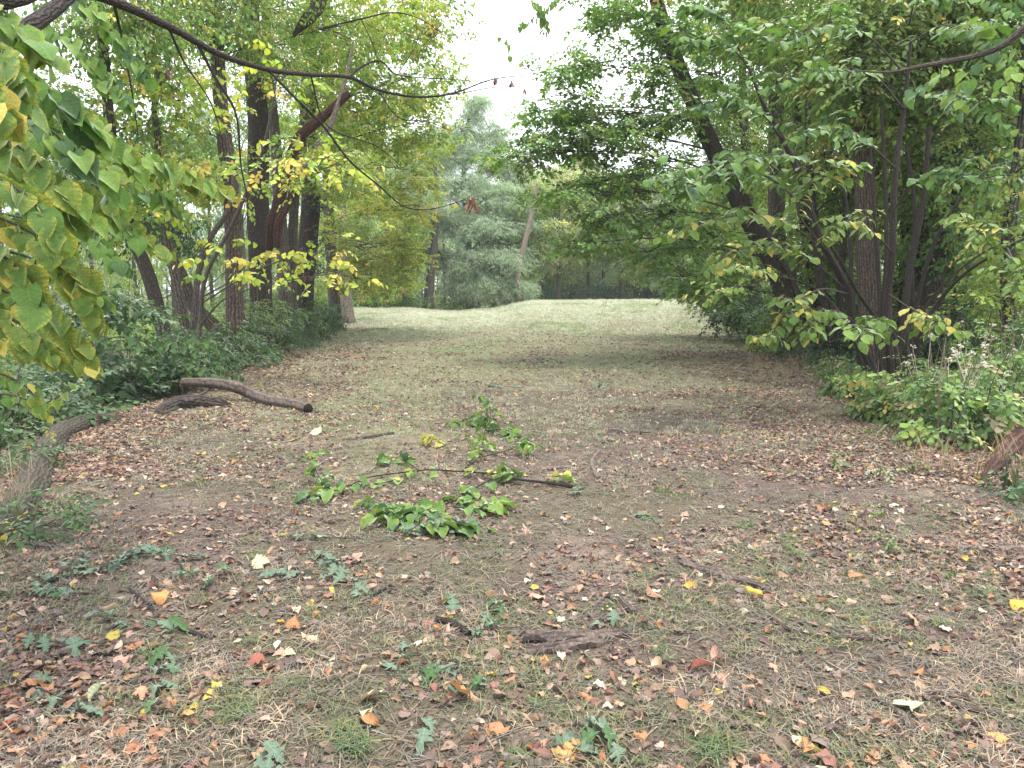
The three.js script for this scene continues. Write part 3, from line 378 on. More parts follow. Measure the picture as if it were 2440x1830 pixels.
const LM = {
  green: nearLeaf(leafTex([0.35, 0.50, 0.18], [0.47, 0.59, 0.28], null, [0, 0, 0], 0, 1)),
  green2: nearLeaf(leafTex([0.41, 0.54, 0.2], [0.50, 0.61, 0.28], [0.58, 0.64, 0.24], [0.4, 0.28, 0.12], 0.5, 5)),
  turning: nearLeaf(leafTex([0.36, 0.49, 0.18], [0.38, 0.50, 0.22], [0.66, 0.64, 0.22], [0.48, 0.31, 0.16], 0.42, 9)),
  turning2: nearLeaf(leafTex([0.44, 0.53, 0.18], [0.36, 0.48, 0.2], [0.74, 0.67, 0.24], [0.52, 0.32, 0.18], 0.36, 14)),
  yellow: nearLeaf(leafTex([0.76, 0.72, 0.34], [0.66, 0.68, 0.34], [0.80, 0.70, 0.34], [0.58, 0.38, 0.22], 0.34, 20)),
  midGreen: nearLeaf(leafTex([0.30, 0.45, 0.14], [0.41, 0.53, 0.22], null, [0, 0, 0], 0, 51)),
  midGreen2: nearLeaf(leafTex([0.37, 0.49, 0.15], [0.45, 0.55, 0.22], [0.53, 0.57, 0.2], [0.4, 0.28, 0.12], 0.45, 55)),
  greyGreen: nearLeaf(leafTex([0.36, 0.44, 0.36], [0.46, 0.53, 0.44], null, [0, 0, 0], 0, 31), { transmission: 0.25 }),
  darkGreen: nearLeaf(leafTex([0.26, 0.40, 0.21], [0.36, 0.48, 0.28], null, [0, 0, 0], 0, 33)),
};
const dryTex = leafTex([0.86, 0.82, 0.78], [0.98, 0.96, 0.92], [0.74, 0.68, 0.63], [0.45, 0.36, 0.3], 0.34, 41);
const dry = (r, g, b) => new THREE.MeshPhysicalMaterial({ map: dryTex, color: new THREE.Color().setRGB(r, g, b), roughness: 1, transmission: 0.12, thickness: 0, side: THREE.DoubleSide });
const DM = { 'tan': dry(0.50, 0.34, 0.235), 'orange-brown': dry(0.46, 0.24, 0.12), 'dark brown': dry(0.2, 0.125, 0.1), 'pinkish': dry(0.56, 0.36, 0.30), 'cream': dry(0.72, 0.62, 0.46), 'yellow': dry(0.66, 0.46, 0.09), 'red': dry(0.34, 0.13, 0.1), 'brown': dry(0.33, 0.205, 0.15), 'orange': dry(0.66, 0.36, 0.15), 'pale green': dry(0.52, 0.60, 0.42) };
const heartG = [0, 1, 2, 3, 4, 5, 6, 7, 8, 9].map((i) => gridLeaf('heart', { fold: rr(0, 0.4), curl: rr(0, 0.5), wave: rr(0.05, 0.2), twist: rr(-0.5, 0.5), cup: rr(-0.3, 0.3), roll: rr(0.1, 0.7), rows: 6 }));
const ovalG = [0, 1, 2, 3].map((i) => gridLeaf('oval', { fold: rr(0.1, 0.35), curl: rr(0.1, 0.4), wave: 0.06, twist: rr(-0.3, 0.3), petiole: 0.15 }));
// leaves hung along a branchlet; returns [{pos, quat, size, geo, mat}]
function alongBranch(pts, n, size, { t0 = 0.15, droop = 0.8, hang = 0.6, geos = heartG, mats, out = null, face = null }) {
  const c = new THREE.CatmullRomCurve3(pts), L = [];
  for (let i = 0; i < n; i++) {
    const t = clamp(t0 + (1 - t0) * (i + rr(-0.3, 0.3)) / (n - 1), 0, 1), p = c.getPoint(t), T = c.getTangent(t), side = V(0, 0, 0).crossVectors(T, V(0, 1, 0)).normalize().multiplyScalar(i % 2 ? 1 : -1);
    const dir = T.clone().multiplyScalar(rr(0.2, 0.7)).add(side.multiplyScalar(rr(0.3, 0.9))).add(V(rr(-0.2, 0.2), -droop * rr(0.4, 1.3), rr(-0.2, 0.2))).normalize(); if (out) dir.add(out).normalize();
    const s = size * rr(0.6, 1.15) * (t > 0.9 ? 0.75 : 1), up = V(rr(-0.5, 0.5), 1, rr(-0.5, 0.5)).add(dir.clone().multiplyScalar(0.3)); if (face) up.add(face.clone().multiplyScalar(rr(0, 1.6)));
    L.push({ p: p.clone().add(dir.clone().multiplyScalar(0.3 * s)), q: look(dir, up), s, g: pick(geos), m: LM[pick(mats)] });
  }
  return L;
}
function putLeaves(t, leaves, most = 290) { // the largest in the picture each on their own, the others joined
  const key = (l) => { const v = l.p.clone().sub(camera.position).applyAxisAngle(V(1, 0, 0), -PITCH), z = -v.z, ok = z > 0.3 && Math.abs(v.x / z) < 0.72 && Math.abs(v.y / z) < 0.54; return ok ? l.s / z : 0; };
  leaves.sort((a, b) => key(b) - key(a)); const rest = new Map();
  leaves.forEach((l, i) => {
    if (i < most && key(l) > 0) { const m = shade(new THREE.Mesh(l.g, l.m)); m.name = 'leaf'; m.position.copy(l.p).sub(t.position); m.quaternion.copy(l.q); m.scale.setScalar(l.s); t.add(m); }
    else { const g = l.g.clone().applyMatrix4(new THREE.Matrix4().compose(l.p, l.q, V(l.s, l.s, l.s))); if (!rest.has(l.m)) rest.set(l.m, []); rest.get(l.m).push(g); }
  });
  for (const [m, gs] of rest) part(t, 'foliage', merge(gs), m, 'stuff');
}
const wpts = (a) => a.map(([px, py, d]) => at(px, py, d));

// the near linden on the left: trunk beside the camera, arching bough, curtain of large leaves
{
  const base = V(-4.3, gh(-4.3, -0.6), -0.6), t = thing('linden_tree', 'near tree at left with large heart-shaped yellowing leaves and long arching bough', 'tree', base);
  part(t, 'trunk', tube([V(-4.3, base.y - 0.15, -0.6), V(-4.25, 1.3, -0.7), V(-4.05, 2.6, -0.9), V(-3.9, 4.4, -1.1), V(-3.8, 7.5, -1.2), V(-3.6, 11, -1.2)], [0.24, 0.2, 0.18, 0.15, 0.1, 0.04], 16, { rough: 0.15, flare: 0.5, n: 30 }), M.barkGrey);
  const T1 = V(-4.05, 2.7, -0.9), bough = [T1, at(-80, 0, 3.6), at(140, -35, 4.4), at(270, 2, 5), at(400, 62, 5.5), at(520, 128, 6), at(640, 166, 6.5), at(740, 178, 6.9), at(832, 184, 7.2), at(900, 214, 7.5), at(1000, 231, 7.9), at(1080, 222, 8.2), at(1170, 190, 8.5), at(1260, 178, 8.8), at(1340, 168, 9)];
  const br = [0.06, 0.048, 0.04, 0.033, 0.028, 0.024, 0.021, 0.019, 0.017, 0.013, 0.011, 0.009, 0.007, 0.004, 0.0025];
  const gs = [tube(bough, br, 9, { rough: 0.1, n: 70, knob: 0.12, tile: 0.3 })], br2 = (a, r0, r1 = 0.003) => gs.push(tube(wpts(a), a.map((_, i) => r0 + (r1 - r0) * i / (a.length - 1)), 6, { n: a.length * 5, cap: false, knob: 0.15 }));
  br2([[470, 102, 5.8], [510, 180, 5.9], [560, 265, 6], [575, 400, 6.1], [590, 480, 6.2], [588, 560, 6.3]], 0.014);
  br2([[638, 166, 6.5], [700, 230, 6.6], [770, 300, 6.8], [830, 380, 7], [900, 440, 7.3], [960, 490, 7.6], [1010, 500, 7.8], [1080, 485, 8], [1120, 470, 8.1]], 0.013);
  br2([[832, 184, 7.2], [860, 160, 7.3], [905, 145, 7.4], [940, 175, 7.6], [1000, 185, 7.9], [1090, 190, 8.2], [1200, 200, 8.5]], 0.011);
  br2([[760, 70, 7.4], [860, 45, 7.4], [940, 30, 7.5], [1000, 45, 7.6], [1060, 85, 7.8], [1120, 130, 8]], 0.009);
  br2([[900, 214, 7.5], [950, 280, 7.6], [1020, 290, 7.8], [1070, 310, 8]], 0.007);
  br2([[1000, 231, 7.9], [1080, 225, 8.1], [1180, 208, 8.4], [1290, 205, 8.7], [1375, 180, 9]], 0.006);
  br2([[740, 178, 6.9], [780, 300, 7.2], [900, 350, 7.4], [960, 400, 7.6]], 0.008);
  br2([[400, 62, 5.5], [440, 150, 5.7], [500, 240, 5.8], [530, 330, 5.9]], 0.009);
  br2([[270, 2, 5], [290, 90, 5.2], [318, 240, 5.3], [330, 330, 5.4]], 0.011);
  br2([[860, 45, 7.4], [890, 110, 7.5], [905, 170, 7.5]], 0.005); br2([[1080, 222, 8.2], [1110, 190, 8.3], [1140, 130, 8.3]], 0.005);
  br2([[950, 172, 7.6], [985, 120, 7.7], [1000, 80, 7.8]], 0.005);
  part(t, 'bough', merge(gs), M.barkDark);
  part(t, 'limb', tube([V(-3.98, 3.4, -1), at(-60, 140, 3.1), at(60, 70, 3.3), at(160, -5, 3.6), at(260, -120, 4)], [0.06, 0.045, 0.036, 0.03, 0.02], 9, { n: 24, rough: 0.1, tile: 0.3 }), M.barkDark);
  const leaves = [], mats = ['green', 'green2', 'green2', 'turning', 'turning', 'turning2', 'turning2'], dark = ['green', 'green2', 'darkGreen', 'green'];
  const low = [['turning', 'turning2', 'turning2', 'green2', 'green2', 'turning', 'turning', 'turning2', 'green', 'yellow']];
  // branchlets: start off frame at left, falling to the lower right
  const B = [
    [[-150, -60, 2.7], [0, 20, 2.7], [110, 130, 2.8], 9, 0.15, mats], [[-150, 60, 2.4], [0, 120, 2.4], [60, 240, 2.4], 9, 0.15, mats], [[-200, 60, 3], [0, 130, 3], [160, 250, 3.1], [250, 330, 3.2], 15, 0.14, dark],
    [[-200, 100, 3.2], [40, 180, 3.2], [230, 290, 3.3], [330, 400, 3.4], 17, 0.14, mats], [[-200, 180, 3], [0, 240, 3], [160, 340, 3], [280, 450, 3.1], 15, 0.15, dark], [[-200, 200, 3.6], [100, 250, 3.6], [300, 350, 3.7], [470, 420, 3.9], [530, 450, 4], 24, 0.135, mats],
    [[-200, 260, 2.8], [0, 320, 2.8], [120, 420, 2.8], [190, 520, 2.9], 14, 0.15, mats], [[-200, 280, 3.8], [140, 330, 3.8], [340, 430, 3.9], [430, 500, 4], 18, 0.135, mats], [[-200, 340, 3.3], [60, 390, 3.3], [240, 470, 3.4], [320, 550, 3.4], 16, 0.14, mats],
    [[-200, 380, 2.6], [-20, 420, 2.6], [80, 480, 2.6], [140, 560, 2.6], 11, 0.14, low[0]], [[-200, 420, 3.6], [120, 470, 3.6], [300, 540, 3.7], [400, 600, 3.8], 16, 0.13, mats], [[-200, 470, 3], [0, 520, 3], [130, 590, 3], [190, 660, 3.1], 13, 0.14, low[0]],
    [[-200, 540, 2.6], [-10, 600, 2.6], [60, 660, 2.6], [100, 740, 2.6], 10, 0.14, low[0]], [[-200, 560, 3.4], [60, 610, 3.4], [180, 680, 3.4], [240, 770, 3.4], 14, 0.135, low[0]], [[-200, 640, 3.2], [0, 690, 3.2], [120, 750, 3.2], [210, 840, 3.3], 14, 0.135, low[0]],
    [[-200, 700, 2.8], [-20, 740, 2.8], [60, 780, 2.8], [120, 840, 2.8], 10, 0.13, low[0]], [[-200, 760, 3.6], [0, 800, 3.6], [140, 830, 3.6], [220, 870, 3.6], 11, 0.12, low[0]], [[-200, 470, 4.3], [60, 520, 4.3], [220, 560, 4.3], [300, 640, 4.3], 14, 0.13, dark],
    [[-200, 600, 4.4], [0, 640, 4.4], [150, 660, 4.4], [260, 720, 4.4], 14, 0.13, dark], [[-200, 300, 4.5], [100, 330, 4.5], [260, 390, 4.5], [360, 470, 4.5], 16, 0.13, dark], [[-200, 20, 3.9], [100, 60, 3.9], [240, 160, 4], [300, 240, 4], 15, 0.13, dark],
    [[100, -40, 4.4], [220, 20, 4.4], [300, 120, 4.5], [350, 180, 4.5], 11, 0.12, dark], [[-200, 160, 4.8], [60, 200, 4.8], [200, 260, 4.8], [280, 340, 4.8], 14, 0.13, dark], [[-200, 120, 2.2], [-60, 160, 2.2], [0, 250, 2.2], 6, 0.15, ['turning2', 'turning', 'yellow']],
    [[-200, 880, 3.8], [-40, 880, 3.8], [60, 920, 3.8], [110, 990, 3.8], 9, 0.1, low[0]], [[-200, 930, 4.4], [20, 940, 4.4], [110, 960, 4.4], [190, 900, 4.4], 10, 0.09, low[0]],
  ];
  const tg = [];
  for (const b of B) { const mt = b.pop(), sz = b.pop(), n = b.pop(), pts = wpts(b); tg.push(tube([T1.clone().lerp(pts[0], 0.6), ...pts], [0.016, 0.009, ...pts.slice(2).map((_, i) => 0.006 - i * 0.001), 0.002], 5, { n: 16, cap: false })); leaves.push(...alongBranch(pts, Math.round(n * 2.6), sz * 0.82, { mats: mt, t0: 0.05, droop: 0.65, face: V(0.35, 0.3, 0.9) })); }
  part(t, 'branchlets', merge(tg), M.twig);
  // fewer leaves on the bough's far twigs
  for (const [a, n, sz, m] of [[[[1080, 485, 8], [1120, 470, 8.1]], 2, 0.1, ['yellow']], [[[900, 145, 7.4], [1000, 185, 7.9], [1090, 190, 8.2]], 4, 0.09, ['turning']], [[[1250, -20, 9], [1290, 30, 9], [1300, 80, 9.1]], 22, 0.085, ['green', 'green2']], [[[1340, -20, 9], [1300, 20, 9], [1240, 60, 9.1]], 16, 0.085, ['green', 'green2']], [[[1180, 80, 8.5], [1210, 100, 8.5], [1215, 130, 8.5]], 5, 0.09, ['turning2', 'green2']]]) leaves.push(...alongBranch(wpts(a), n, sz, { mats: m, droop: 1.2 }));
  putLeaves(t, leaves, 298);
  // crown overhead, above the frame
  const list = []; for (const [x, y, z, rx, ry, rz, n] of [[-3.6, 8.5, -1.2, 2.6, 1.4, 2.4, 22], [-4, 10.4, -0.6, 2.4, 1.4, 2.4, 20], [-5.2, 7.5, 0.4, 1.8, 1.2, 2, 14]]) blobLeaves(list, V(x, y, z), V(rx, ry, rz), n, { pal: P.mixed, scale: 1.2, sp: 8, cr: 0.6 });
  instanced(t, 'crown', S.heart[0], M.foliage, list);
}
// withered leaves still hanging from the bough
function hangingCluster(px, py, d, n, size, label) {
  const c = at(px, py, d), t = thing('withered_leaf_cluster', label, 'dead leaves', c, 'withered leaves on the bough');
  for (let i = 0; i < n; i++) { const l = shade(new THREE.Mesh(pick(curled), DM[pick(['dark brown', 'brown', 'brown'])])); l.name = 'leaf'; l.position.set(gauss() * size * 0.45, -rr(0, 0.6) * size, gauss() * size * 0.4); l.quaternion.copy(look(V(rr(-0.5, 0.5), -1, rr(-0.5, 0.5)), V(rr(-1, 1), 0.2, rr(-1, 1)))); l.scale.setScalar(size * rr(0.6, 1)); t.add(l); }
  return t;
}
const curled = [0, 1, 2].map(() => gridLeaf('oval', { fold: 0.3, curl: rr(0.1, 0.5), wave: 0.2, roll: rr(1, 1.9), petiole: 0.3, twist: rr(-0.8, 0.8) }));
hangingCluster(1122, 472, 8.1, 11, 0.13, 'large brown clump of withered leaves dangling at the twig end mid-air');
hangingCluster(1212, 190, 8.5, 5, 0.08, 'withered brown leaves bunched where the bough crosses the sky');
hangingCluster(1250, 205, 8.65, 3, 0.08, 'few withered leaves at the bough tip against white sky');
hangingCluster(1180, 180, 8.4, 2, 0.1, 'single narrow withered leaf hanging left of the sky bunch');
hangingCluster(945, 270, 7.6, 3, 0.06, 'small dark withered tuft below the bough among yellow-green leaves');
hangingCluster(412, 160, 5.7, 3, 0.09, 'withered curled leaf under the bough near the left stems');

// right: many-stemmed shrub with oval yellow-green leaves reaching over the path
{
  const base = G(2118, 935), D = -base.z, t = thing('pawpaw_shrub', 'many-stemmed shrub with large oval leaves spreading over the right path edge', 'shrub', base);
  const stems = [
    [[[2125, 935, D, 20], [2122, 860, D, 18], [2117, 700, D, 17], [2126, 600, D - 0.2, 16], [2129, 500, D - 0.3, 15], [2134, 400, D - 0.4, 13], [2154, 260, D - 0.5, 10], [2170, 100, D - 0.6, 6]]],
    [[[2095, 935, D, 22], [2075, 870, D - 0.1, 21], [2035, 780, D - 0.3, 20], [2017, 690, D - 0.5, 19], [1970, 600, D - 0.8, 18], [1942, 540, D - 1, 17], [1910, 430, D - 1.2, 15], [1864, 330, D - 1.4, 12], [1820, 250, D - 1.6, 9], [1780, 150, D - 1.8, 6]]],
    [[[2140, 935, D, 18], [2136, 880, D, 17], [2128, 800, D, 15], [2090, 760, D - 0.2, 10], [2040, 690, D - 0.6, 8], [1990, 600, D - 1, 6], [1950, 560, D - 1.2, 4]]],
    [[[2105, 935, D, 14], [2098, 850, D, 13], [2096, 720, D + 0.1, 11], [2090, 600, D + 0.1, 10], [2080, 470, D, 8], [2075, 340, D, 5]]],
    [[[2150, 935, D + 0.2, 14], [2165, 850, D + 0.2, 12], [2190, 700, D, 10], [2235, 560, D - 0.3, 8], [2310, 440, D - 0.6, 6]]],
    [[[2160, 940, D - 0.2, 12], [2200, 780, D - 0.6, 10], [2290, 660, D - 1.2, 8], [2400, 590, D - 1.8, 6], [2480, 550, D - 2.2, 4]]],
    [[[2135, 938, D + 0.5, 20], [2150, 800, D + 0.6, 18], [2168, 640, D + 0.6, 16], [2200, 480, D + 0.5, 13], [2215, 300, D + 0.4, 9]]], [[[2112, 938, D + 0.4, 12], [2104, 780, D + 0.5, 11], [2112, 600, D + 0.5, 10], [2108, 420, D + 0.4, 8], [2100, 250, D + 0.3, 5]]],
    [[[2175, 938, D + 0.6, 14], [2186, 800, D + 0.7, 12], [2172, 660, D + 0.8, 11], [2180, 500, D + 0.8, 9], [2160, 350, D + 0.8, 6]]], [[[2070, 938, D + 0.6, 12], [2042, 820, D + 0.7, 11], [2030, 680, D + 0.8, 10], [2022, 520, D + 0.8, 8], [2000, 380, D + 0.8, 5]]],
    [[[2128, 940, D - 0.1, 9], [2160, 820, D - 0.3, 8], [2230, 700, D - 0.6, 7], [2330, 610, D - 1, 5], [2430, 560, D - 1.4, 3]]], [[[2098, 940, D - 0.1, 9], [2060, 850, D - 0.3, 8], [1990, 770, D - 0.6, 6], [1900, 730, D - 0.9, 4]]],
    [[[2080, 940, D, 11], [2030, 800, D + 0.2, 9], [1960, 700, D + 0.4, 7], [1850, 660, D + 0.2, 5], [1780, 680, D, 3]]],
  ];
  for (const [s] of stems) { const q = s.map(([a, b, d, w]) => [at(a, b, d), w / 2 * d / F]); q[0][0].y = gh(q[0][0].x, q[0][0].z) - 0.05; part(t, 'stem', tube(q.map((e) => e[0]), q.map((e) => e[1]), 9, { n: 26, rough: 0.12, knob: 0.1, tile: 0.3 }), M.barkDark); }
  const leaves = [], gs = [], yl = ['midGreen2', 'turning', 'midGreen2', 'midGreen', 'turning2', 'midGreen2', 'yellow'], gr = ['midGreen', 'midGreen2', 'midGreen', 'darkGreen', 'midGreen', 'green'];
  const Br = [
    [[[1942, 540, D - 1], [1860, 440, D - 2], [1760, 400, D - 2.8], [1640, 400, D - 3.4], [1540, 425, D - 3.8]], 34, 0.17, gr], [[[1910, 430, D - 1.2], [1900, 380, D - 2], [1800, 375, D - 3], [1680, 440, D - 3.4], [1600, 450, D - 3.6]], 30, 0.17, gr],
    [[[1970, 600, D - 0.8], [1900, 480, D - 2.4], [1990, 400, D - 3.2], [2060, 390, D - 3.4]], 20, 0.16, yl], [[[1970, 600, D - 0.8], [1850, 520, D - 2], [1720, 520, D - 2.8], [1600, 560, D - 3]], 30, 0.165, yl], [[[2017, 690, D - 0.5], [1900, 600, D - 1.6], [1780, 590, D - 2.2], [1680, 640, D - 2.4]], 28, 0.165, yl],
    [[[2020, 700, D - 0.5], [1950, 690, D - 1.6], [1880, 740, D - 2.4], [1830, 800, D - 2.6], [1800, 800, D - 2.8]], 24, 0.165, yl], [[[2030, 760, D - 0.4], [1980, 740, D - 1.8], [1930, 770, D - 2.4], [1900, 810, D - 2.6]], 16, 0.165, yl], [[[2090, 760, D - 0.2], [2080, 770, D - 1.8], [2060, 780, D - 2.6], [2050, 800, D - 3.2]], 9, 0.19, ['green2', 'turning', 'green2']],
    [[[2117, 700, D], [2180, 740, D - 1.6], [2240, 770, D - 2.2], [2300, 790, D - 2.4]], 14, 0.16, ['green2', 'turning', 'yellow']], [[[1864, 330, D - 1.4], [1800, 260, D - 2.6], [1720, 240, D - 3], [1640, 260, D - 3.2]], 26, 0.15, gr], [[[1820, 250, D - 1.6], [1760, 130, D - 2.6], [1680, 90, D - 3], [1620, 110, D - 3.2]], 24, 0.15, gr],
    [[[2134, 400, D - 0.4], [2050, 330, D - 2], [1960, 300, D - 3], [1880, 330, D - 3.4]], 24, 0.15, gr], [[[2154, 260, D - 0.5], [2080, 180, D - 2], [1980, 170, D - 3], [1900, 185, D - 3.3], [1818, 212, D - 3.5]], 30, 0.155, gr], [[[2160, 180, D - 0.5], [2060, 80, D - 2], [1960, 60, D - 3], [1860, 100, D - 3.4], [1760, 60, D - 3.6]], 34, 0.155, gr],
    [[[2129, 500, D - 0.3], [2200, 420, D - 2], [2280, 400, D - 2.6], [2360, 440, D - 3]], 24, 0.155, gr], [[[2235, 560, D - 0.3], [2280, 520, D - 1.6], [2340, 560, D - 2.2], [2400, 640, D - 2.6]], 22, 0.15, yl], [[[2126, 600, D - 0.2], [2060, 540, D - 1.8], [2000, 530, D - 2.4], [1960, 570, D - 2.6]], 18, 0.15, yl],
    [[[2170, 100, D - 0.6], [2260, 60, D - 2.4], [2340, 90, D - 3.2], [2400, 150, D - 3.6]], 28, 0.155, gr], [[[2165, 60, D - 0.6], [2200, -10, D - 2.6], [2300, -20, D - 3.4], [2420, 30, D - 4]], 26, 0.155, gr], [[[2400, 590, D - 1.8], [2420, 640, D - 2.6], [2440, 720, D - 3]], 14, 0.15, ['turning', 'turning2', 'green2']],
    [[[1780, 150, D - 1.8], [1700, 30, D - 2.6], [1620, 10, D - 3]], 18, 0.145, gr], [[[2154, 260, D - 0.5], [2240, 220, D - 2], [2330, 250, D - 2.8], [2420, 310, D - 3.2]], 26, 0.155, gr], [[[1780, 680, D], [1720, 690, D - 0.6], [1680, 720, D - 0.8]], 10, 0.14, yl], [[[1850, 660, D + 0.2], [1800, 640, D - 1], [1720, 640, D - 1.5]], 14, 0.15, yl],
  ];
  for (const [a, n, sz, m] of Br) { const p = wpts(a); gs.push(tube(p, p.map((_, i) => 0.014 - 0.011 * i / (p.length - 1)), 5, { n: 16, cap: false, knob: 0.15 })); leaves.push(...alongBranch(p, Math.round(n * 2.1), sz * 1.05, { geos: ovalG.concat(heartG.slice(0, 2)), mats: m, droop: 0.32, t0: 0.25 }));
    for (let k = 0; k < 9; k++) { const c = new THREE.CatmullRomCurve3(p), s = c.getPoint(rr(0.35, 0.9)), e = s.clone().add(V(rr(-0.5, 0.3), rr(-0.2, 0.15), rr(-0.2, 0.6))), mid = s.clone().lerp(e, 0.5).add(V(0, 0.06, 0)); gs.push(tube([s, mid, e], [0.006, 0.004, 0.002], 4, { n: 6, cap: false })); leaves.push(...alongBranch([s, mid, e], 6, sz * 0.95, { geos: ovalG, mats: m, droop: 0.3 })); } }
  part(t, 'branchlets', merge(gs), M.twig);
  putLeaves(t, leaves, 298);
}
// thick bare bough entering from the upper right
{ const t = thing('overhanging_bough', 'smooth bare bough curving in at the upper right above the shrub', 'branch', at(2520, 20, 6.2)); part(t, 'bough', tube(wpts([[2620, -60, 6], [2520, 20, 6.2], [2440, 68, 6.4], [2390, 108, 6.5], [2330, 132, 6.7], [2260, 146, 6.9], [2195, 158, 7.1], [2120, 172, 7.4], [2040, 168, 7.8]]), [0.04, 0.036, 0.032, 0.028, 0.025, 0.022, 0.018, 0.012, 0.006], 9, { n: 40, knob: 0.12, tile: 0.3 }), M.barkGrey);
  const lv = []; for (const a of [[[2390, 108, 6.5], [2360, 60, 6.6], [2300, 40, 6.8]], [[2260, 146, 6.9], [2220, 190, 6.9], [2170, 230, 7]], [[2330, 132, 6.7], [2300, 200, 6.6], [2290, 260, 6.6]], [[2440, 60, 6.3], [2420, 160, 6.1], [2380, 230, 6]]]) lv.push(...alongBranch(wpts(a), 9, 0.13, { mats: ['green', 'green2', 'darkGreen'], geos: heartG, droop: 0.5 })); putLeaves(t, lv, 60); }

// ---------------------------------------------------------------- trees beyond the meadow and behind the belts
const ORD = ['first', 'second', 'third', 'fourth', 'fifth', 'sixth', 'seventh', 'eighth', 'ninth', 'tenth', 'eleventh', 'twelfth', 'thirteenth', 'fourteenth', 'fifteenth', 'sixteenth', 'seventeenth', 'eighteenth', 'nineteenth', 'twentieth', 'twenty-first', 'twenty-second', 'twenty-third', 'twenty-fourth'];
function farTree(name, label, group, px, d, h, w, pal, { trunkH = 0.3, tr = 0.16, lean = 0, sp = 16, n = 46, low = 0.16, bark = M.barkGrey, leaf = 'far', scale = 1.25, spots = null, shape = 1, cr = 0.9 } = {}) {
  const x = (px - 1220) / F * d * 1.0, z = -d, b = V(x, gh(x, z), z), t = thing(name, label, 'tree', b, group), top = V(x + lean * h, b.y + h * 0.92, z);
  const tp = [V(x, b.y - 0.15, z), V(x + lean * h * 0.3, b.y + h * 0.3, z), V(x + lean * h * 0.7 + rr(-0.2, 0.2), b.y + h * 0.65, z), top];
  part(t, 'trunk', tube(tp, [tr, tr * 0.85, tr * 0.5, 0.03], 8, { n: 14, flare: 0.3, knob: 0.1 }), bark);
  const list = [], sp3 = smooth(tp, 20);
  for (let k = 0; k < n; k++) {
    const f = low + (1 - low) * Math.pow(rnd(), 0.8), rad = w / 2 * Math.pow(Math.sin(Math.PI * clamp(0.12 + 0.86 * (f - low) / (1 - low), 0, 1)), 0.6 * shape) * Math.sqrt(rr(0.12, 1)), a = rr(0, 6.283);
    const q = V(x + lean * h * f + Math.cos(a) * rad, b.y + h * f, z + Math.sin(a) * rad), J = rr(0.78, 1.22); 
    if (k % 3 === 0) { const s = sp3[clamp(Math.floor((f - 0.1) * 20), 3, 19)]; part(t, 'limb', tube([s, s.clone().lerp(q, 0.5).add(V(0, 0.15, 0)), q], [0.05, 0.03, 0.012], 4, { n: 4, cap: false }), M.twig); }
    for (let i = 0, m = sp * 1.7 * rr(0.7, 1.3); i < m; i++) { const o = V(gauss() * cr, gauss() * cr * 0.6, gauss() * cr), p = q.clone().add(o); if (p.y < gh(p.x, p.z) + 0.1) p.y = gh(p.x, p.z) + rr(0.1, 0.5); list.push({ p, q: euler(rr(-0.2, 0.9), rr(0, 6.3), rr(-0.5, 0.5)), s: scale * rr(0.75, 1.2), c: spots && rnd() < spots[0] ? tint(spots[1], J) : tint(pal, J) }); }
  }
  instanced(t, 'crown', S[leaf][rnd() < 0.5 ? 0 : 1], M.foliage, list); return t;
}
farTree('willow_tree', 'shorter green tree beside the leaning dead trunk', null, 1212, 64, 10, 5.5, P.green, { n: 60, sp: 22, low: 0.1 });
farTree('sycamore_tree', 'slim yellow-tinged tree right of the silvery trees', null, 1330, 66, 11.5, 6, P.olive, { n: 60, sp: 20, low: 0.25, bark: M.barkBrown, tr: 0.2, spots: [0.1, yel[1]] });
farTree('sycamore_tree', 'pale green tree with brown upright trunk at meadow far edge', null, 1400, 70, 12, 7, P.olive, { n: 66, sp: 20, low: 0.22 });
farTree('sycamore_tree', 'green rounded tree right of the pale green far tree', null, 1475, 67, 11, 6.5, P.mixed, { n: 60, sp: 20, low: 0.2 });
farTree('sycamore_tree', 'yellow-leaved tree at the right end of the far edge', null, 1545, 66, 10.5, 6.5, P.olive, { n: 60, sp: 20, low: 0.22, spots: [0.15, yel[1]] });
farTree('sycamore_tree', 'bushy grey-green tree behind the tip of the right belt', null, 1620, 64, 10, 7, P.silver, { n: 60, sp: 20, low: 0.12 });
farTree('sycamore_tree', 'green tree closing the far meadow beside the right belt', null, 1700, 60, 11, 7, P.mixed, { n: 60, sp: 18, low: 0.12 });
farTree('poplar_tree', 'brownish tall tree behind the far yellow-tinged trees', null, 1385, 84, 17, 7, [[0.24, 0.2, 0.11], [0.2, 0.2, 0.1], [0.18, 0.2, 0.09]], { n: 70, sp: 18 });
farTree('poplar_tree', 'tall green tree behind the far pale trees', null, 1470, 86, 15, 8, P.olive, { n: 70, sp: 18 });
farTree('poplar_tree', 'tall dull green tree behind the leaning dead trunk', null, 1265, 82, 15, 8, P.olive, { n: 70, sp: 18 });
farTree('poplar_tree', 'tall silvery tree behind the meadow corner', null, 1060, 82, 20, 8, P.silver, { n: 80, sp: 18 });
farTree('alder_tree', 'bushy green tree left of the leaning silvery trunk', null, 930, 58, 9, 6, P.mixed, { n: 60, sp: 20, low: 0.06 });
farTree('alder_tree', 'yellow-green tree at the left end of the far meadow edge', null, 875, 54, 8, 5, P.lime, { n: 46, sp: 18, low: 0.1, spots: [0.15, [[0.4, 0.2, 0.06]]] });
farTree('alder_tree', 'olive tree behind the slim pale trunk', null, 960, 72, 15, 8, P.olive, { n: 70, sp: 18 });
farTree('alder_tree', 'tall green tree behind the pale slim trunk', null, 850, 66, 16, 9, P.mixed, { n: 70, sp: 18 });
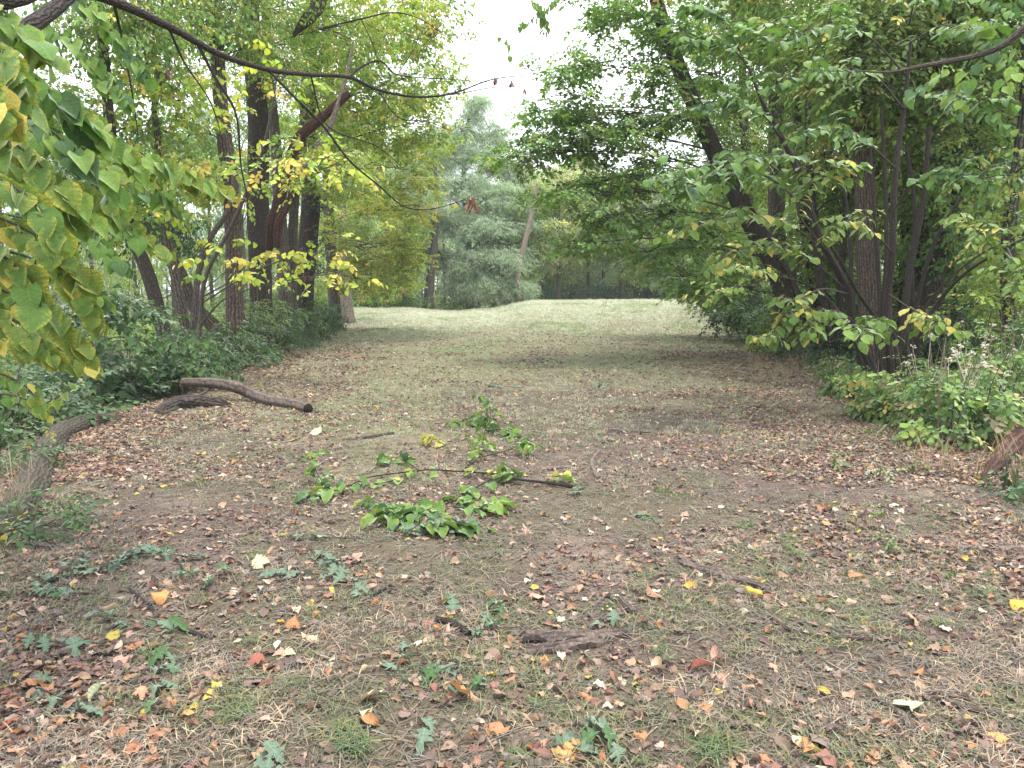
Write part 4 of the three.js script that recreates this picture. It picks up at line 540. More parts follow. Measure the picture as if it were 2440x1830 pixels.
[[1300, 76, 13, P.olive], [1360, 78, 12, P.mixed], [1435, 78, 13, P.silver], [1510, 76, 12, P.olive], [1580, 74, 12, P.mixed], [1655, 72, 11, P.olive], [1250, 72, 10, P.mixed], [900, 70, 13, P.mixed], [820, 74, 14, P.olive], [1730, 66, 12, P.mixed]].forEach(([px, d, h, pal], i) => farTree('thicket_tree', `${ORD[i]} tree filling the second row behind the far meadow edge`, 'second row of far trees', px, d, h, 7, pal, { n: 60, sp: 18, low: 0.03, scale: 1.3 }));
// woods behind the left belt, past the stream
[[120, 44, 13, 8, P.mixed], [230, 52, 14, 8, P.olive], [330, 58, 12, 7, P.lime], [420, 50, 13, 7, P.mixed], [510, 55, 15, 8, P.silver], [590, 48, 13, 7, P.green], [680, 54, 14, 8, P.mixed], [760, 50, 15, 8, P.lime], [20, 40, 13, 8, P.green], [-90, 36, 13, 8, P.mixed], [-220, 30, 13, 9, P.green]].forEach(([px, d, h, w, pal], i) => farTree('background_tree', ['first', 'second', 'third', 'fourth', 'fifth', 'sixth', 'seventh', 'eighth', 'ninth', 'tenth', 'eleventh'][i] + ' tree of the woods beyond the stream behind the left trunks', 'woods beyond the stream', px, d, h, w, pal, { n: 44, sp: 18, low: i % 2 ? 0.03 : 0.16, scale: 1.1 }));
[[1780, 42, 12, 8, P.mixed], [1870, 36, 11, 7, P.green], [1960, 33, 12, 8, P.mixed], [2060, 36, 13, 8, P.green], [2160, 32, 12, 7, P.mixed], [2260, 38, 12, 7, P.green], [2350, 30, 11, 7, P.mixed], [2440, 34, 12, 8, P.lime], [2540, 30, 12, 8, P.mixed], [2680, 26, 12, 9, P.green]].forEach(([px, d, h, w, pal], i) => farTree('background_tree', ['first', 'second', 'third', 'fourth', 'fifth', 'sixth', 'seventh', 'eighth', 'ninth', 'tenth'][i] + ' tree of the copse showing behind the right trunks', 'copse behind the right belt', px, d, h, w, pal, { n: 46, sp: 18, low: i % 2 ? 0.04 : 0.12, scale: 1.05 }));
{ // far woods that read as one mass
  const o = new THREE.Group(); o.name = 'forest'; scene.add(o); tag(o, 'distant woods closing the view behind the far trees', 'forest', null, 'stuff'); const list = [], tg = [];
  for (let i = 0; i < 330; i++) { const a = rr(-0.95, 0.95), d = rr(92, 118), x = Math.tan(a) * d, h = rr(10, 15), b = gh(x, -d), J = rr(0.8, 1.2), pal = pick([P.mixed, P.olive, P.silver, P.green]); tg.push(tube([V(x, b - 0.2, -d), V(x + rr(-0.4, 0.4), b + h * 0.6, -d), V(x, b + h, -d)], [0.16, 0.1, 0.03], 5, { n: 4 })); for (let k = 0; k < 150; k++) { const f = rr(0.0, 1), q = 4.2 * Math.sqrt(Math.sin(Math.PI * (0.1 + 0.85 * f))) * Math.sqrt(rnd()), an = rr(0, 6.3); list.push({ p: V(x + Math.cos(an) * q, b + h * f, -d + Math.sin(an) * q), q: euler(rr(-0.2, 0.9), rr(0, 6.3), rr(-0.5, 0.5)), s: rr(1.6, 2.6), c: tint(pal, J) }); } }
  instanced(o, 'foliage', S.far[0], M.foliage, list); part(o, 'trunks', merge(tg), M.barkGrey, 'stuff');
}
// leaning dead pale trunk at the far edge
{ const p = wpts([[1240, 740, 60], [1232, 662, 60], [1250, 580, 60], [1268, 505, 60], [1280, 440, 60]]); p[0].y = gh(p[0].x, p[0].z) - 0.1; single('dead_trunk', tube(p, [0.3, 0.26, 0.22, 0.17, 0.08], 8, { n: 14, rough: 0.15 }), M.barkPale, p[0].clone(), 'pale leaning dead trunk right of the silvery trees', 'dead tree'); }

// ---------------------------------------------------------------- undergrowth
function shrub(name, label, category, group, x, z, h, w, pal, leaf, { n = 12, sp = 9, scale = 0.8, cr = 0.3, stems = 4, spots = null, bare = 0 } = {}) {
  const b = V(x, gh(x, z), z), t = thing(name, label, category, b, group), list = [];
  for (let i = 0; i < stems; i++) { const a = rr(0, 6.3), e = V(x + Math.cos(a) * w * 0.3, b.y + h * rr(0.6, 0.95), z + Math.sin(a) * w * 0.3); part(t, 'stem', tube([V(x + Math.cos(a) * 0.06, b.y - 0.04, z + Math.sin(a) * 0.06), V(x, b.y, z).lerp(e, 0.5).add(V(0, h * 0.08, 0)), e], [0.009, 0.007, 0.003], 5, { n: 6 }), M.stem); }
  for (let k = 0; k < n; k++) { const f = Math.sqrt(rnd()), a = rr(0, 6.3), q = V(x + Math.cos(a) * w / 2 * f, b.y + h * rr(0.12, 1) * (1 - 0.45 * f * f), z + Math.sin(a) * w / 2 * f), J = rr(0.8, 1.2);
    for (let i = 0, m = sp * rr(0.7, 1.3); i < m; i++) { const o = V(gauss() * cr, gauss() * cr * 0.7, gauss() * cr), p = q.clone().add(o), gy = gh(p.x, p.z) + 0.04; if (p.y < gy) p.y = gy + rr(0, 0.2); list.push({ p, q: euler(rr(-0.3, 0.7), Math.atan2(o.x, o.z) + rr(-1, 1), rr(-0.5, 0.5)), s: scale * rr(0.7, 1.2), c: spots && rnd() < spots[0] ? tint(spots[1], J) : tint(pal, J) }); } }
  for (let i = 0; i < bare; i++) { const a = rr(0, 6.3), r = w * 0.45 * rnd(), e = V(x + Math.cos(a) * r * 1.6, b.y + h * rr(0.7, 1.35), z + Math.sin(a) * r * 1.6); part(t, 'dead_stem', tube([V(x + Math.cos(a) * r, b.y - 0.03, z + Math.sin(a) * r), V(x + Math.cos(a) * r, b.y, z + Math.sin(a) * r).lerp(e, 0.55).add(V(rr(-0.08, 0.08), 0.05, rr(-0.08, 0.08))), e], [0.008, 0.006, 0.002], 4, { n: 6 }), rnd() < 0.5 ? M.twigPale : M.twig); }
  instanced(t, 'foliage', S[leaf][rnd() < 0.5 ? 0 : 1], M.foliage, list); return t;
}
// left: dark green bushes from the mossy log to the far end of the belt
[[-6.4, 7.5, 1.3, 1.8], [-6.1, 9.2, 0.9, 1.4], [-7.4, 9.6, 1.7, 2.0], [-6.4, 11.4, 1.3, 1.8], [-5.7, 12.6, 1.0, 1.4], [-7.6, 12.6, 1.6, 1.8], [-6.3, 14.4, 1.1, 1.6], [-8.3, 14.6, 1.2, 1.7], [-6.3, 16.2, 1.0, 1.5], [-7.6, 17.4, 1.1, 1.6], [-6.3, 18.2, 1.2, 1.6], [-7.2, 19.8, 1.5, 1.9], [-6.6, 21.5, 1.5, 1.8], [-7.6, 23.2, 1.8, 2.2], [-6.9, 25.0, 1.7, 2.0], [-8.3, 26.5, 2.1, 2.4], [-7.8, 28.8, 1.9, 2.2], [-9.0, 31.5, 2.0, 2.4], [-10.0, 35.0, 2.0, 2.6], [-11.4, 39.0, 1.9, 2.6], [-12.8, 43.5, 1.8, 2.8]].forEach(([x, d, h, w], i) => shrub('understory_shrub', `${ORD[i]} leafy green undergrowth bush from the mossy log along the left edge`, 'shrub', 'undergrowth along the left edge', x, -d, h * rr(0.6, 1.55), w, i < 9 ? P.deep : [P.deep, P.weed, P.deep, P.green, P.deep, P.mixed][i % 6], ['maple', 'oval', 'lance', 'maple', 'heart'][i % 5], { n: 13 + h * 7, sp: 9, scale: rr(0.6, 1.15), bare: 9 }));
// right
[[8.6, 14.2, 1.0, 1.4], [7.0, 16.2, 0.8, 1.4], [7.6, 17.8, 1.1, 1.6], [7.2, 19.0, 1.1, 1.6], [8.2, 20.5, 1.6, 2.0], [7.9, 22.5, 1.5, 1.8], [8.6, 24.5, 1.8, 2.2], [8.9, 26.8, 1.7, 2.1], [9.8, 29.5, 2.0, 2.4], [10.6, 32.5, 2.1, 2.6], [11.8, 36.0, 2.2, 2.8], [13.2, 40.0, 2.2, 3.0], [14.9, 45.0, 2.3, 3.2], [9.3, 13.2, 1.5, 1.9], [9.4, 16.4, 1.7, 2.2], [9.0, 10.8, 1.5, 1.8], [8.0, 15.0, 1.5, 1.8], [10.6, 14.6, 1.9, 2.2], [10.2, 18.4, 2.0, 2.2], [8.6, 18.6, 1.7, 2.0]].forEach(([x, d, h, w], i) => shrub('understory_shrub', `${ORD[i]} leafy undergrowth bush along the right edge behind the many-stemmed shrub`, 'shrub', 'undergrowth along the right edge', x, -d, h * rr(0.75, 1.3), w, [P.deep, P.deep, P.deep, P.green, P.deep][i % 5], ['oval', 'lance', 'maple', 'heart'][i % 4], { n: 18 + h * 8, sp: 10, scale: rr(0.65, 1), bare: 7 }));
// far fringe under the trees
[[830, 56, 1.2], [870, 57, 1], [905, 58, 1.3], [945, 59, 1.1], [985, 60, 1.0], [1085, 61.5, 1.3], [1225, 66, 1.6], [1280, 68, 1.5], [1335, 69, 1.5], [1390, 69, 1.7], [1440, 69, 1.6], [1495, 68, 1.7], [1550, 67, 1.6], [1610, 66, 1.7], [1670, 62, 1.6]].forEach(([px, d, h], i) => shrub('fringe_bush', `${ORD[i]} low dark bush from the left under the far trees`, 'shrub', 'bushes under the far trees', (px - 1220) / F * d, -d, h, 4, i < 6 ? P.weed : P.deep, 'far', { n: 24, sp: 10, scale: 1, cr: 0.6, stems: 2 }));
[[90, 34, 2.4], [190, 36, 2.0], [260, 40, 2.2], [330, 33, 1.4], [480, 36, 1.8], [560, 34, 2.2], [650, 38, 2.6], [740, 40, 2.6], [-20, 26, 2.4], [60, 22, 1.8]].forEach(([px, d, h], i) => shrub('streamside_bush', `${ORD[i]} bush on the far bank behind the left trunks`, 'shrub', 'bushes on the far bank', (px - 1220) / F * d, -d, h, 4, i % 2 ? P.mixed : P.deep, 'far', { n: 30, sp: 11, scale: 0.9, cr: 0.5, stems: 3 }));
[[1830, 30, 2.2], [1920, 27, 2.0], [2010, 25, 2.4], [2110, 24, 2.4], [2200, 26, 2.0], [2420, 22, 2.6], [2330, 27, 1.4], [2500, 18, 2.4]].forEach(([px, d, h], i) => shrub('copse_bush', `${ORD[i]} bush in the copse seen between the right trunks`, 'shrub', 'bushes in the right copse', (px - 1220) / F * d, -d, h, 3.4, i % 2 ? P.mixed : P.deep, 'far', { n: 28, sp: 11, scale: 0.8, cr: 0.45, stems: 3 }));
// weeds with broad leaves and seed heads at lower right
M.seed = new THREE.MeshStandardMaterial({ color: new THREE.Color().setRGB(0.5, 0.45, 0.36), roughness: 1 });
[[1990, 905, 0.4, 0.4, 'small leafy weed at the foot of the many-stemmed shrub'], [2040, 950, 0.45, 0.5, 'leafy weed just below the many-stemmed shrub'], [2110, 1000, 0.42, 0.5, 'broad-leaved weed in front of the shrub stems'], [2200, 1010, 0.95, 0.8, 'tall pale green weed with fluffy seed heads right of the stems'], [2260, 1060, 0.9, 0.8, 'large drooping pale green weed nearest the path at right'], [2330, 1040, 0.9, 0.8, 'seed-headed weed behind the drooping pale weed'], [2300, 960, 1.0, 0.8, 'tall weed with white fluffy heads behind the seed-headed weed'], [2390, 1000, 0.95, 0.8, 'weed with grey seed heads below the pale-based trunk'], [2190, 960, 0.6, 0.6, 'upright weed between the shrub stems and fluffy weeds'], [2425, 1180, 0.24, 0.3, 'small bright green weed at the right frame edge'], [2440, 930, 1.1, 0.9, 'rank weed under the pale-based trunk at frame edge']].forEach(([px, py, h, w, label]) => {
  const b = G(px, py), t = shrub('leafy_weed', label, 'weed', 'weeds at the right edge', b.x, b.z, h * 1.15, w, h < 0.3 ? P.deep : P.weed, rnd() < 0.6 ? 'heart' : 'oval', { n: h < 0.3 ? 5 : 18, sp: h < 0.3 ? 5 : 8, scale: h < 0.3 ? 0.5 : 0.72, cr: 0.17, stems: 6, bare: 5, spots: [0.08, [[0.4, 0.36, 0.12], [0.3, 0.24, 0.14]]] });
  if (h > 0.7) for (let i = 0; i < 7; i++) { const a = rr(0, 6.3), e = b.clone().add(V(Math.cos(a) * w * 0.35, h * rr(0.75, 1.15), Math.sin(a) * w * 0.35)), gs = [tube([b.clone().add(V(rr(-0.1, 0.1), -0.02, rr(-0.1, 0.1))), b.clone().lerp(e, 0.6).add(V(0, 0.06, 0)), e], [0.004, 0.003, 0.002], 4, { n: 6 })]; for (let k = 0; k < 9; k++) { const q = new THREE.IcosahedronGeometry(rr(0.006, 0.014), 0); q.translate(e.x + gauss() * 0.03, e.y + gauss() * 0.02, e.z + gauss() * 0.03); q.setIndex([...Array(q.attributes.position.count).keys()]); gs.push(q); } part(t, 'seed_head', merge(gs.map((g) => { g.deleteAttribute('uv'); return g; })), M.seed); }
});
// brambles and trailing leaves round the mossy log
[[40, 1010, 0.8, 0.8], [20, 1120, 0.5, 0.6], [120, 950, 0.8, 0.8], [70, 1270, 0.3, 0.5], [230, 930, 0.7, 0.8], [330, 900, 0.8, 0.9]].forEach(([px, py, h, w], i) => { const b = G(px, py); shrub('trailing_plant', `${ORD[i]} yellow-green trailing plant beside the mossy log`, 'plant', 'plants round the mossy log', b.x, b.z, h, w, i % 2 ? P.deep : P.green, 'oval', { n: 9, sp: 5, scale: 0.6, cr: 0.16, spots: [0.06, yel[1]] }); });

// places kept free of loose litter and grass: under bark pieces, sticks and logs
const clear = [[1252, 1528, 1496, 1512, 0.07], [1262, 1560, 1424, 1536, 0.05], [1618, 1345, 1822, 1405, 0.05], [1040, 1480, 1122, 1517, 0.03], [308, 1408, 488, 1522, 0.02], [1838, 1478, 2078, 1527, 0.025], [2090, 1670, 2168, 1742, 0.03], [2232, 1668, 2400, 1712, 0.02], [1196, 1814, 1290, 1824, 0.03]].map(([a, b, c, d, r]) => [G(a, b), G(c, d), r]);
const near = (p) => clear.some(([a, b, r]) => { const dx = b.x - a.x, dz = b.z - a.z, t = clamp(((p.x - a.x) * dx + (p.z - a.z) * dz) / (dx * dx + dz * dz), 0, 1); return Math.hypot(p.x - a.x - dx * t, p.z - a.z - dz * t) < r; });

// ---------------------------------------------------------------- grass
function tuft(n, h, spread, lean) {
  const pos = [], idx = [], col = [];
  for (let i = 0; i < n; i++) { const a = rr(0, 6.3), r = spread * Math.sqrt(rnd()), x = Math.cos(a) * r, z = Math.sin(a) * r, H = h * rr(0.5, 1.2), la = rr(0, 6.3), ln = lean * rr(0.3, 1.3) * H, w = rr(0.0012, 0.0026), px = Math.cos(la + 1.57) * w, pz = Math.sin(la + 1.57) * w, b = pos.length / 3, k = rr(0.7, 1.3), y = rr(-0.2, 0.3);
    for (let s = 0; s < 3; s++) { const t = s / 3, cx = x + Math.cos(la) * ln * t * t, cz = z + Math.sin(la) * ln * t * t, cy = H * (t - 0.35 * lean * t * t), q = 1 - t * 0.4; pos.push(cx - px * q, cy, cz - pz * q, cx + px * q, cy, cz + pz * q); }
    pos.push(x + Math.cos(la) * ln, H * (1 - 0.35 * lean) , z + Math.sin(la) * ln); for (let s = 0; s < 7; s++) col.push(k * (1 + y), k, k * (1 - y * 0.5)); for (let s = 0; s < 2; s++) idx.push(b + s * 2, b + s * 2 + 1, b + s * 2 + 2, b + s * 2 + 1, b + s * 2 + 3, b + s * 2 + 2); idx.push(b + 4, b + 5, b + 6); }
  const g = new THREE.BufferGeometry(); g.setAttribute('position', new THREE.Float32BufferAttribute(pos, 3)); g.setAttribute('color', new THREE.Float32BufferAttribute(col, 3)); g.setIndex(idx); g.computeVertexNormals(); return g;
}
const grassCol = { green: [[0.14, 0.17, 0.075], [0.11, 0.145, 0.07], [0.17, 0.19, 0.09]], dry: [[0.3, 0.25, 0.19], [0.25, 0.21, 0.16], [0.36, 0.31, 0.23], [0.2, 0.165, 0.135]], olive: [[0.2, 0.195, 0.11], [0.17, 0.175, 0.1], [0.24, 0.22, 0.13]] };
const onGround = (dMax, pow, margin = 1.2) => { const d = 1.9 + dMax * Math.pow(rnd(), pow), x = rr(-1, 1) * (0.74 * d + margin); return V(x, gh(x, -d), -d); };
const inside = (p) => Math.min(p.x - edgeL(-p.z), edgeR(-p.z) - p.x);
{
  const o = new THREE.Group(); o.name = 'grass'; scene.add(o); tag(o, 'short sparse green and straw-coloured grass over the strip', 'grass', null, 'stuff');
  const A = [], B = [], C = [], D = [];
  for (let i = 0; i < 46000; i++) { const p = onGround(13, 1.25), ins = inside(p), n = fbm(p.x * 0.9, p.z * 0.9, 31, 4) + fbm(p.x * 0.25, p.z * 0.25, 3, 2) * 0.6; if (ins < -0.6 || ss(15, 8, -p.z) < rnd() || near(p) || n < 0.0 + rr(-0.12, 0.12)) continue; const g = fbm(p.x * 1.6, p.z * 1.6, 77, 3); const e = { p, q: euler(rr(-0.25, 0.25), rr(0, 6.3), rr(-0.25, 0.25)), s: V(1, rr(0.6, 1.2), 1).multiplyScalar(rr(0.6, 1.15)), c: tint(g > 0.0 + rr(-0.1, 0.12) ? grassCol.green : g > -0.05 ? grassCol.olive : grassCol.dry, 0.82) }; (rnd() < 0.6 ? A : B).push(e); }
  for (let i = 0; i < 24000; i++) { const p = onGround(15, 1.15); if (inside(p) < -0.8 || ss(17, 10, -p.z) < rnd()) continue; C.push({ p: p.clone().add(V(0, rr(0.001, 0.01), 0)), q: euler(rr(-0.3, 0.3), rr(0, 6.3), rr(-0.3, 0.3)), s: rr(0.6, 1.3), c: tint(rnd() < 0.75 ? grassCol.dry : grassCol.olive, 0.62) }); }
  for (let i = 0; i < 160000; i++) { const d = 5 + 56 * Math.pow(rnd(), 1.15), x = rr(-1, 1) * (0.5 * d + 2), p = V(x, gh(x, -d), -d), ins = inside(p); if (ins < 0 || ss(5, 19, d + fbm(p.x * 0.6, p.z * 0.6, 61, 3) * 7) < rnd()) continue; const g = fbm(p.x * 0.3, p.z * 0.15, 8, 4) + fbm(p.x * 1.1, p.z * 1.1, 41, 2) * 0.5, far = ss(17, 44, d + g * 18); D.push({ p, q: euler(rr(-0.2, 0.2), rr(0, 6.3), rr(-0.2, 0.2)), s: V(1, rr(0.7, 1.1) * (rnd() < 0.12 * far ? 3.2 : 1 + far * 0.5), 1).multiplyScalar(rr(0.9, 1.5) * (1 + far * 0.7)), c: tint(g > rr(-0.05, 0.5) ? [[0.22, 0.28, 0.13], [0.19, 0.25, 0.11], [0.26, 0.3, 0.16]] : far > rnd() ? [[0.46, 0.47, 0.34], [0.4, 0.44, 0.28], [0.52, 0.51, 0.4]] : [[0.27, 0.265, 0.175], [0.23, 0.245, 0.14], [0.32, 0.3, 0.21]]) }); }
  instanced(o, 'green_blades', tuft(14, 0.036, 0.04, 0.8), M.grass, A); instanced(o, 'bent_blades', tuft(12, 0.05, 0.05, 1.5), M.grass, B);
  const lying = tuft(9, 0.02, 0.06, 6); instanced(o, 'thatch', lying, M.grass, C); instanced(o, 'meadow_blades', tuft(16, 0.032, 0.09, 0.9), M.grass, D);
  // few taller green tufts
  const E = []; for (const [px, py, s] of [[1285, 1680, 1], [700, 1640, 1.3], [850, 1790, 1.5], [620, 1330, 1.2], [1880, 1300, 1.5], [1900, 1330, 1.3], [1720, 1790, 1.6], [1690, 1800, 1.4], [560, 1700, 1.2], [1190, 1480, 1], [1780, 1260, 1.3], [380, 1560, 1.4], [2010, 1250, 1.2], [820, 1760, 1.2], [1240, 1810, 1], [1570, 1560, 1], [2340, 1420, 1.3], [2230, 1490, 1], [160, 1120, 1.4], [230, 1080, 1.4], [330, 1030, 1.2], [690, 1110, 1]]) for (let k = 0; k < 4; k++) { const b = G(px + rr(-18, 18), py + rr(-8, 8)); E.push({ p: b, q: euler(rr(-0.2, 0.2), rr(0, 6.3), rr(-0.2, 0.2)), s: s * rr(0.55, 0.95), c: tint([[0.09, 0.14, 0.045], [0.075, 0.12, 0.04], [0.12, 0.15, 0.06]]) }); }
  instanced(o, 'tall_blades', tuft(20, 0.075, 0.035, 1.5), M.grass, E);
}
const dryStraw = leafMat({ color: new THREE.Color().setRGB(0.34, 0.26, 0.16), transmission: 0.2 }), dryT1 = tuft(46, 0.5, 0.16, 0.6), dryT2 = tuft(40, 0.5, 0.2, 0.8);
// dry standing grass clumps along the right edge
[[1855, 905, 0.6], [1900, 890, 0.6], [1960, 905, 0.5], [2215, 1120, 0.45], [2290, 1130, 0.45], [2400, 1120, 0.5], [60, 1160, 0.4], [30, 1220, 0.4], [2040, 920, 0.6], [2150, 955, 0.6], [2350, 985, 0.7], [2425, 1030, 0.7], [2250, 985, 0.65], [1800, 880, 0.5]].forEach(([px, py, h], i) => { const b = G(px, py), m = shade(new THREE.Mesh(i % 2 ? dryT1 : dryT2, dryStraw)); m.name = numbered('dry_grass_clump'); m.position.copy(b); m.scale.setScalar(h / 0.5); m.rotation.y = rr(0, 6); scene.add(m);
  tag(m, ['tallest straw-coloured grass clump before the leaning maple', 'straw grass clump right of the tallest dry clump', 'low dry grass clump at the left of the many-stemmed shrub', 'dry grass clump at the path edge below the broad-leaved weed', 'dry grass stalks beneath the drooping pale weed', 'dry grass clump at the right frame edge beside the dark root', 'curled dry grass over the thick mossy log', 'curled dry grass at the near end of the mossy log', 'dry grass among the shrub stems', 'wispy dry grass between the weeds and shrub stems', 'tall wispy grass behind the drooping pale weed', 'tall wispy grass beside the dark reddish root', 'wispy grass among the seed-headed weeds', 'low straw grass left of the tallest dry clump'][i], 'grass clump', 'dry grass clumps'); });

// ---------------------------------------------------------------- fallen leaves
const fallenG = {
  oval: [0, 1, 2].map(() => gridLeaf('oval', { rows: 5, fold: rr(0.1, 0.5), curl: rr(-0.1, 0.4), wave: 0.16, twist: rr(-0.6, 0.6), petiole: 0.2, roll: rr(0.3, 1.2) })),
  'heart-shaped': [0, 1, 2].map(() => gridLeaf('heart', { rows: 5, fold: rr(0, 0.4), curl: rr(-0.1, 0.35), wave: 0.2, twist: rr(-0.4, 0.4), petiole: 0.4, cup: rr(-0.3, 0.5) })),
  curled: [0, 1, 2].map(() => gridLeaf('oval', { rows: 5, fold: 0.2, curl: rr(0.2, 0.6), wave: 0.2, twist: rr(-0.9, 0.9), roll: rr(1.3, 2.1), petiole: 0.2 })),
  lobed: [0, 1].map(() => lobed(MAPLE, { curl: rr(-0.1, 0.3), cup: rr(-0.2, 0.5), wave: 0.22 })),
};
for (const k in fallenG) for (const g of fallenG[k]) { g.translate(0, 0, -0.5); g.computeBoundingBox(); whiten(g); }
const shapes = ['oval', 'oval', 'heart-shaped', 'curled', 'curled', 'lobed'];
const lyeQ = (t = 0.35) => euler(rr(-t, t), rr(0, 6.3), rr(-t, t) + (rnd() < 0.2 ? Math.PI : 0));
function rest(g, q, s, p) { // lift so that the leaf's lowest point meets the ground
  let lo = 1e9; const a = g.attributes.position, v = V(0, 0, 0); for (let i = 0; i < a.count; i += 2) { v.fromBufferAttribute(a, i).applyQuaternion(q).multiplyScalar(s); lo = Math.min(lo, v.y); } return V(p.x, p.y - lo - 0.003, p.z);
}
const density = (p) => { const ins = inside(p), d = -p.z, n = fbm(p.x * 0.8, p.z * 0.8, 55, 3); let k = 0.2 + 1.2 * ss(2.8, 0.2, Math.min(edgeR(d) - p.x - 0.4, 9)) + 1.0 * ss(2.6, 0.2, p.x - edgeL(d)) * ss(4, 7, d); k += 0.3 * ss(-0.5, -3, p.x) * ss(5, 3, d); k *= clamp(0.62 + n * 3.2, 0.08, 2); k *= 1 + 1.1 * ss(7, 12, d) - 1.6 * ss(24, 44, d); if (ins < -5) k *= 0.4; return k; };
const litterCols = [[0.42, 0.28, 0.185], [0.34, 0.225, 0.15], [0.15, 0.1, 0.085], [0.12, 0.08, 0.07], [0.2, 0.13, 0.1], [0.24, 0.16, 0.12], [0.40, 0.2, 0.1], [0.42, 0.28, 0.21], [0.52, 0.44, 0.34], [0.26, 0.17, 0.14], [0.17, 0.11, 0.1], [0.26, 0.12, 0.095], [0.35, 0.24, 0.19], [0.14, 0.09, 0.085], [0.2, 0.14, 0.12]];
{
  const o = new THREE.Group(); o.name = 'leaf_litter'; scene.add(o); tag(o, 'dry brown and tan leaf litter strewn over the ground', 'leaf litter', null, 'stuff');
  const kinds = Object.entries(fallenG).flatMap(([k, a]) => a.map((g) => ({ g, list: [] }))), bits = [];
  for (let i = 0; i < 310000; i++) { const p = i < 110000 ? onGround(12, 1.0, 1.5) : onGround(44, 1.25, 2); if (near(p) || (i < 110000 && ss(13.5, 7, -p.z) < rnd()) || rnd() > density(p)) continue; const k = pick(kinds), s = rr(0.024, 0.062) * (rnd() < 0.1 ? 1.35 : 1) * (1 + ss(10, 20, -p.z) * 0.4), q = lyeQ(0.28); k.list.push({ p: p.add(V(0, s * 0.1 + rr(0, 0.012) + 0.016 * ss(8, 13, -p.z), 0)), q, s, c: tint(rnd() < 0.02 ? [[0.5, 0.4, 0.08]] : litterCols, 0.72) }); }
  for (const k of kinds) instanced(o, 'dry_leaves', k.g, M.litter, k.list);
  for (let i = 0; i < 60000; i++) { const p = onGround(12, 1.3); if (rnd() > 0.35 + density(p)) continue; bits.push({ p: p.add(V(0, rr(0.001, 0.006), 0)), q: lyeQ(0.5), s: rr(0.008, 0.026), c: tint([[0.16, 0.11, 0.09], [0.24, 0.17, 0.13], [0.33, 0.25, 0.19], [0.11, 0.08, 0.07], [0.4, 0.32, 0.25]], 0.8) }); }
  instanced(o, 'leaf_crumbs', whiten(gridLeaf('oval', { rows: 3, petiole: 0, roll: 1, wave: 0.2 }).translate(0, 0, -0.5)), M.litter, bits);
}
const loose = [];
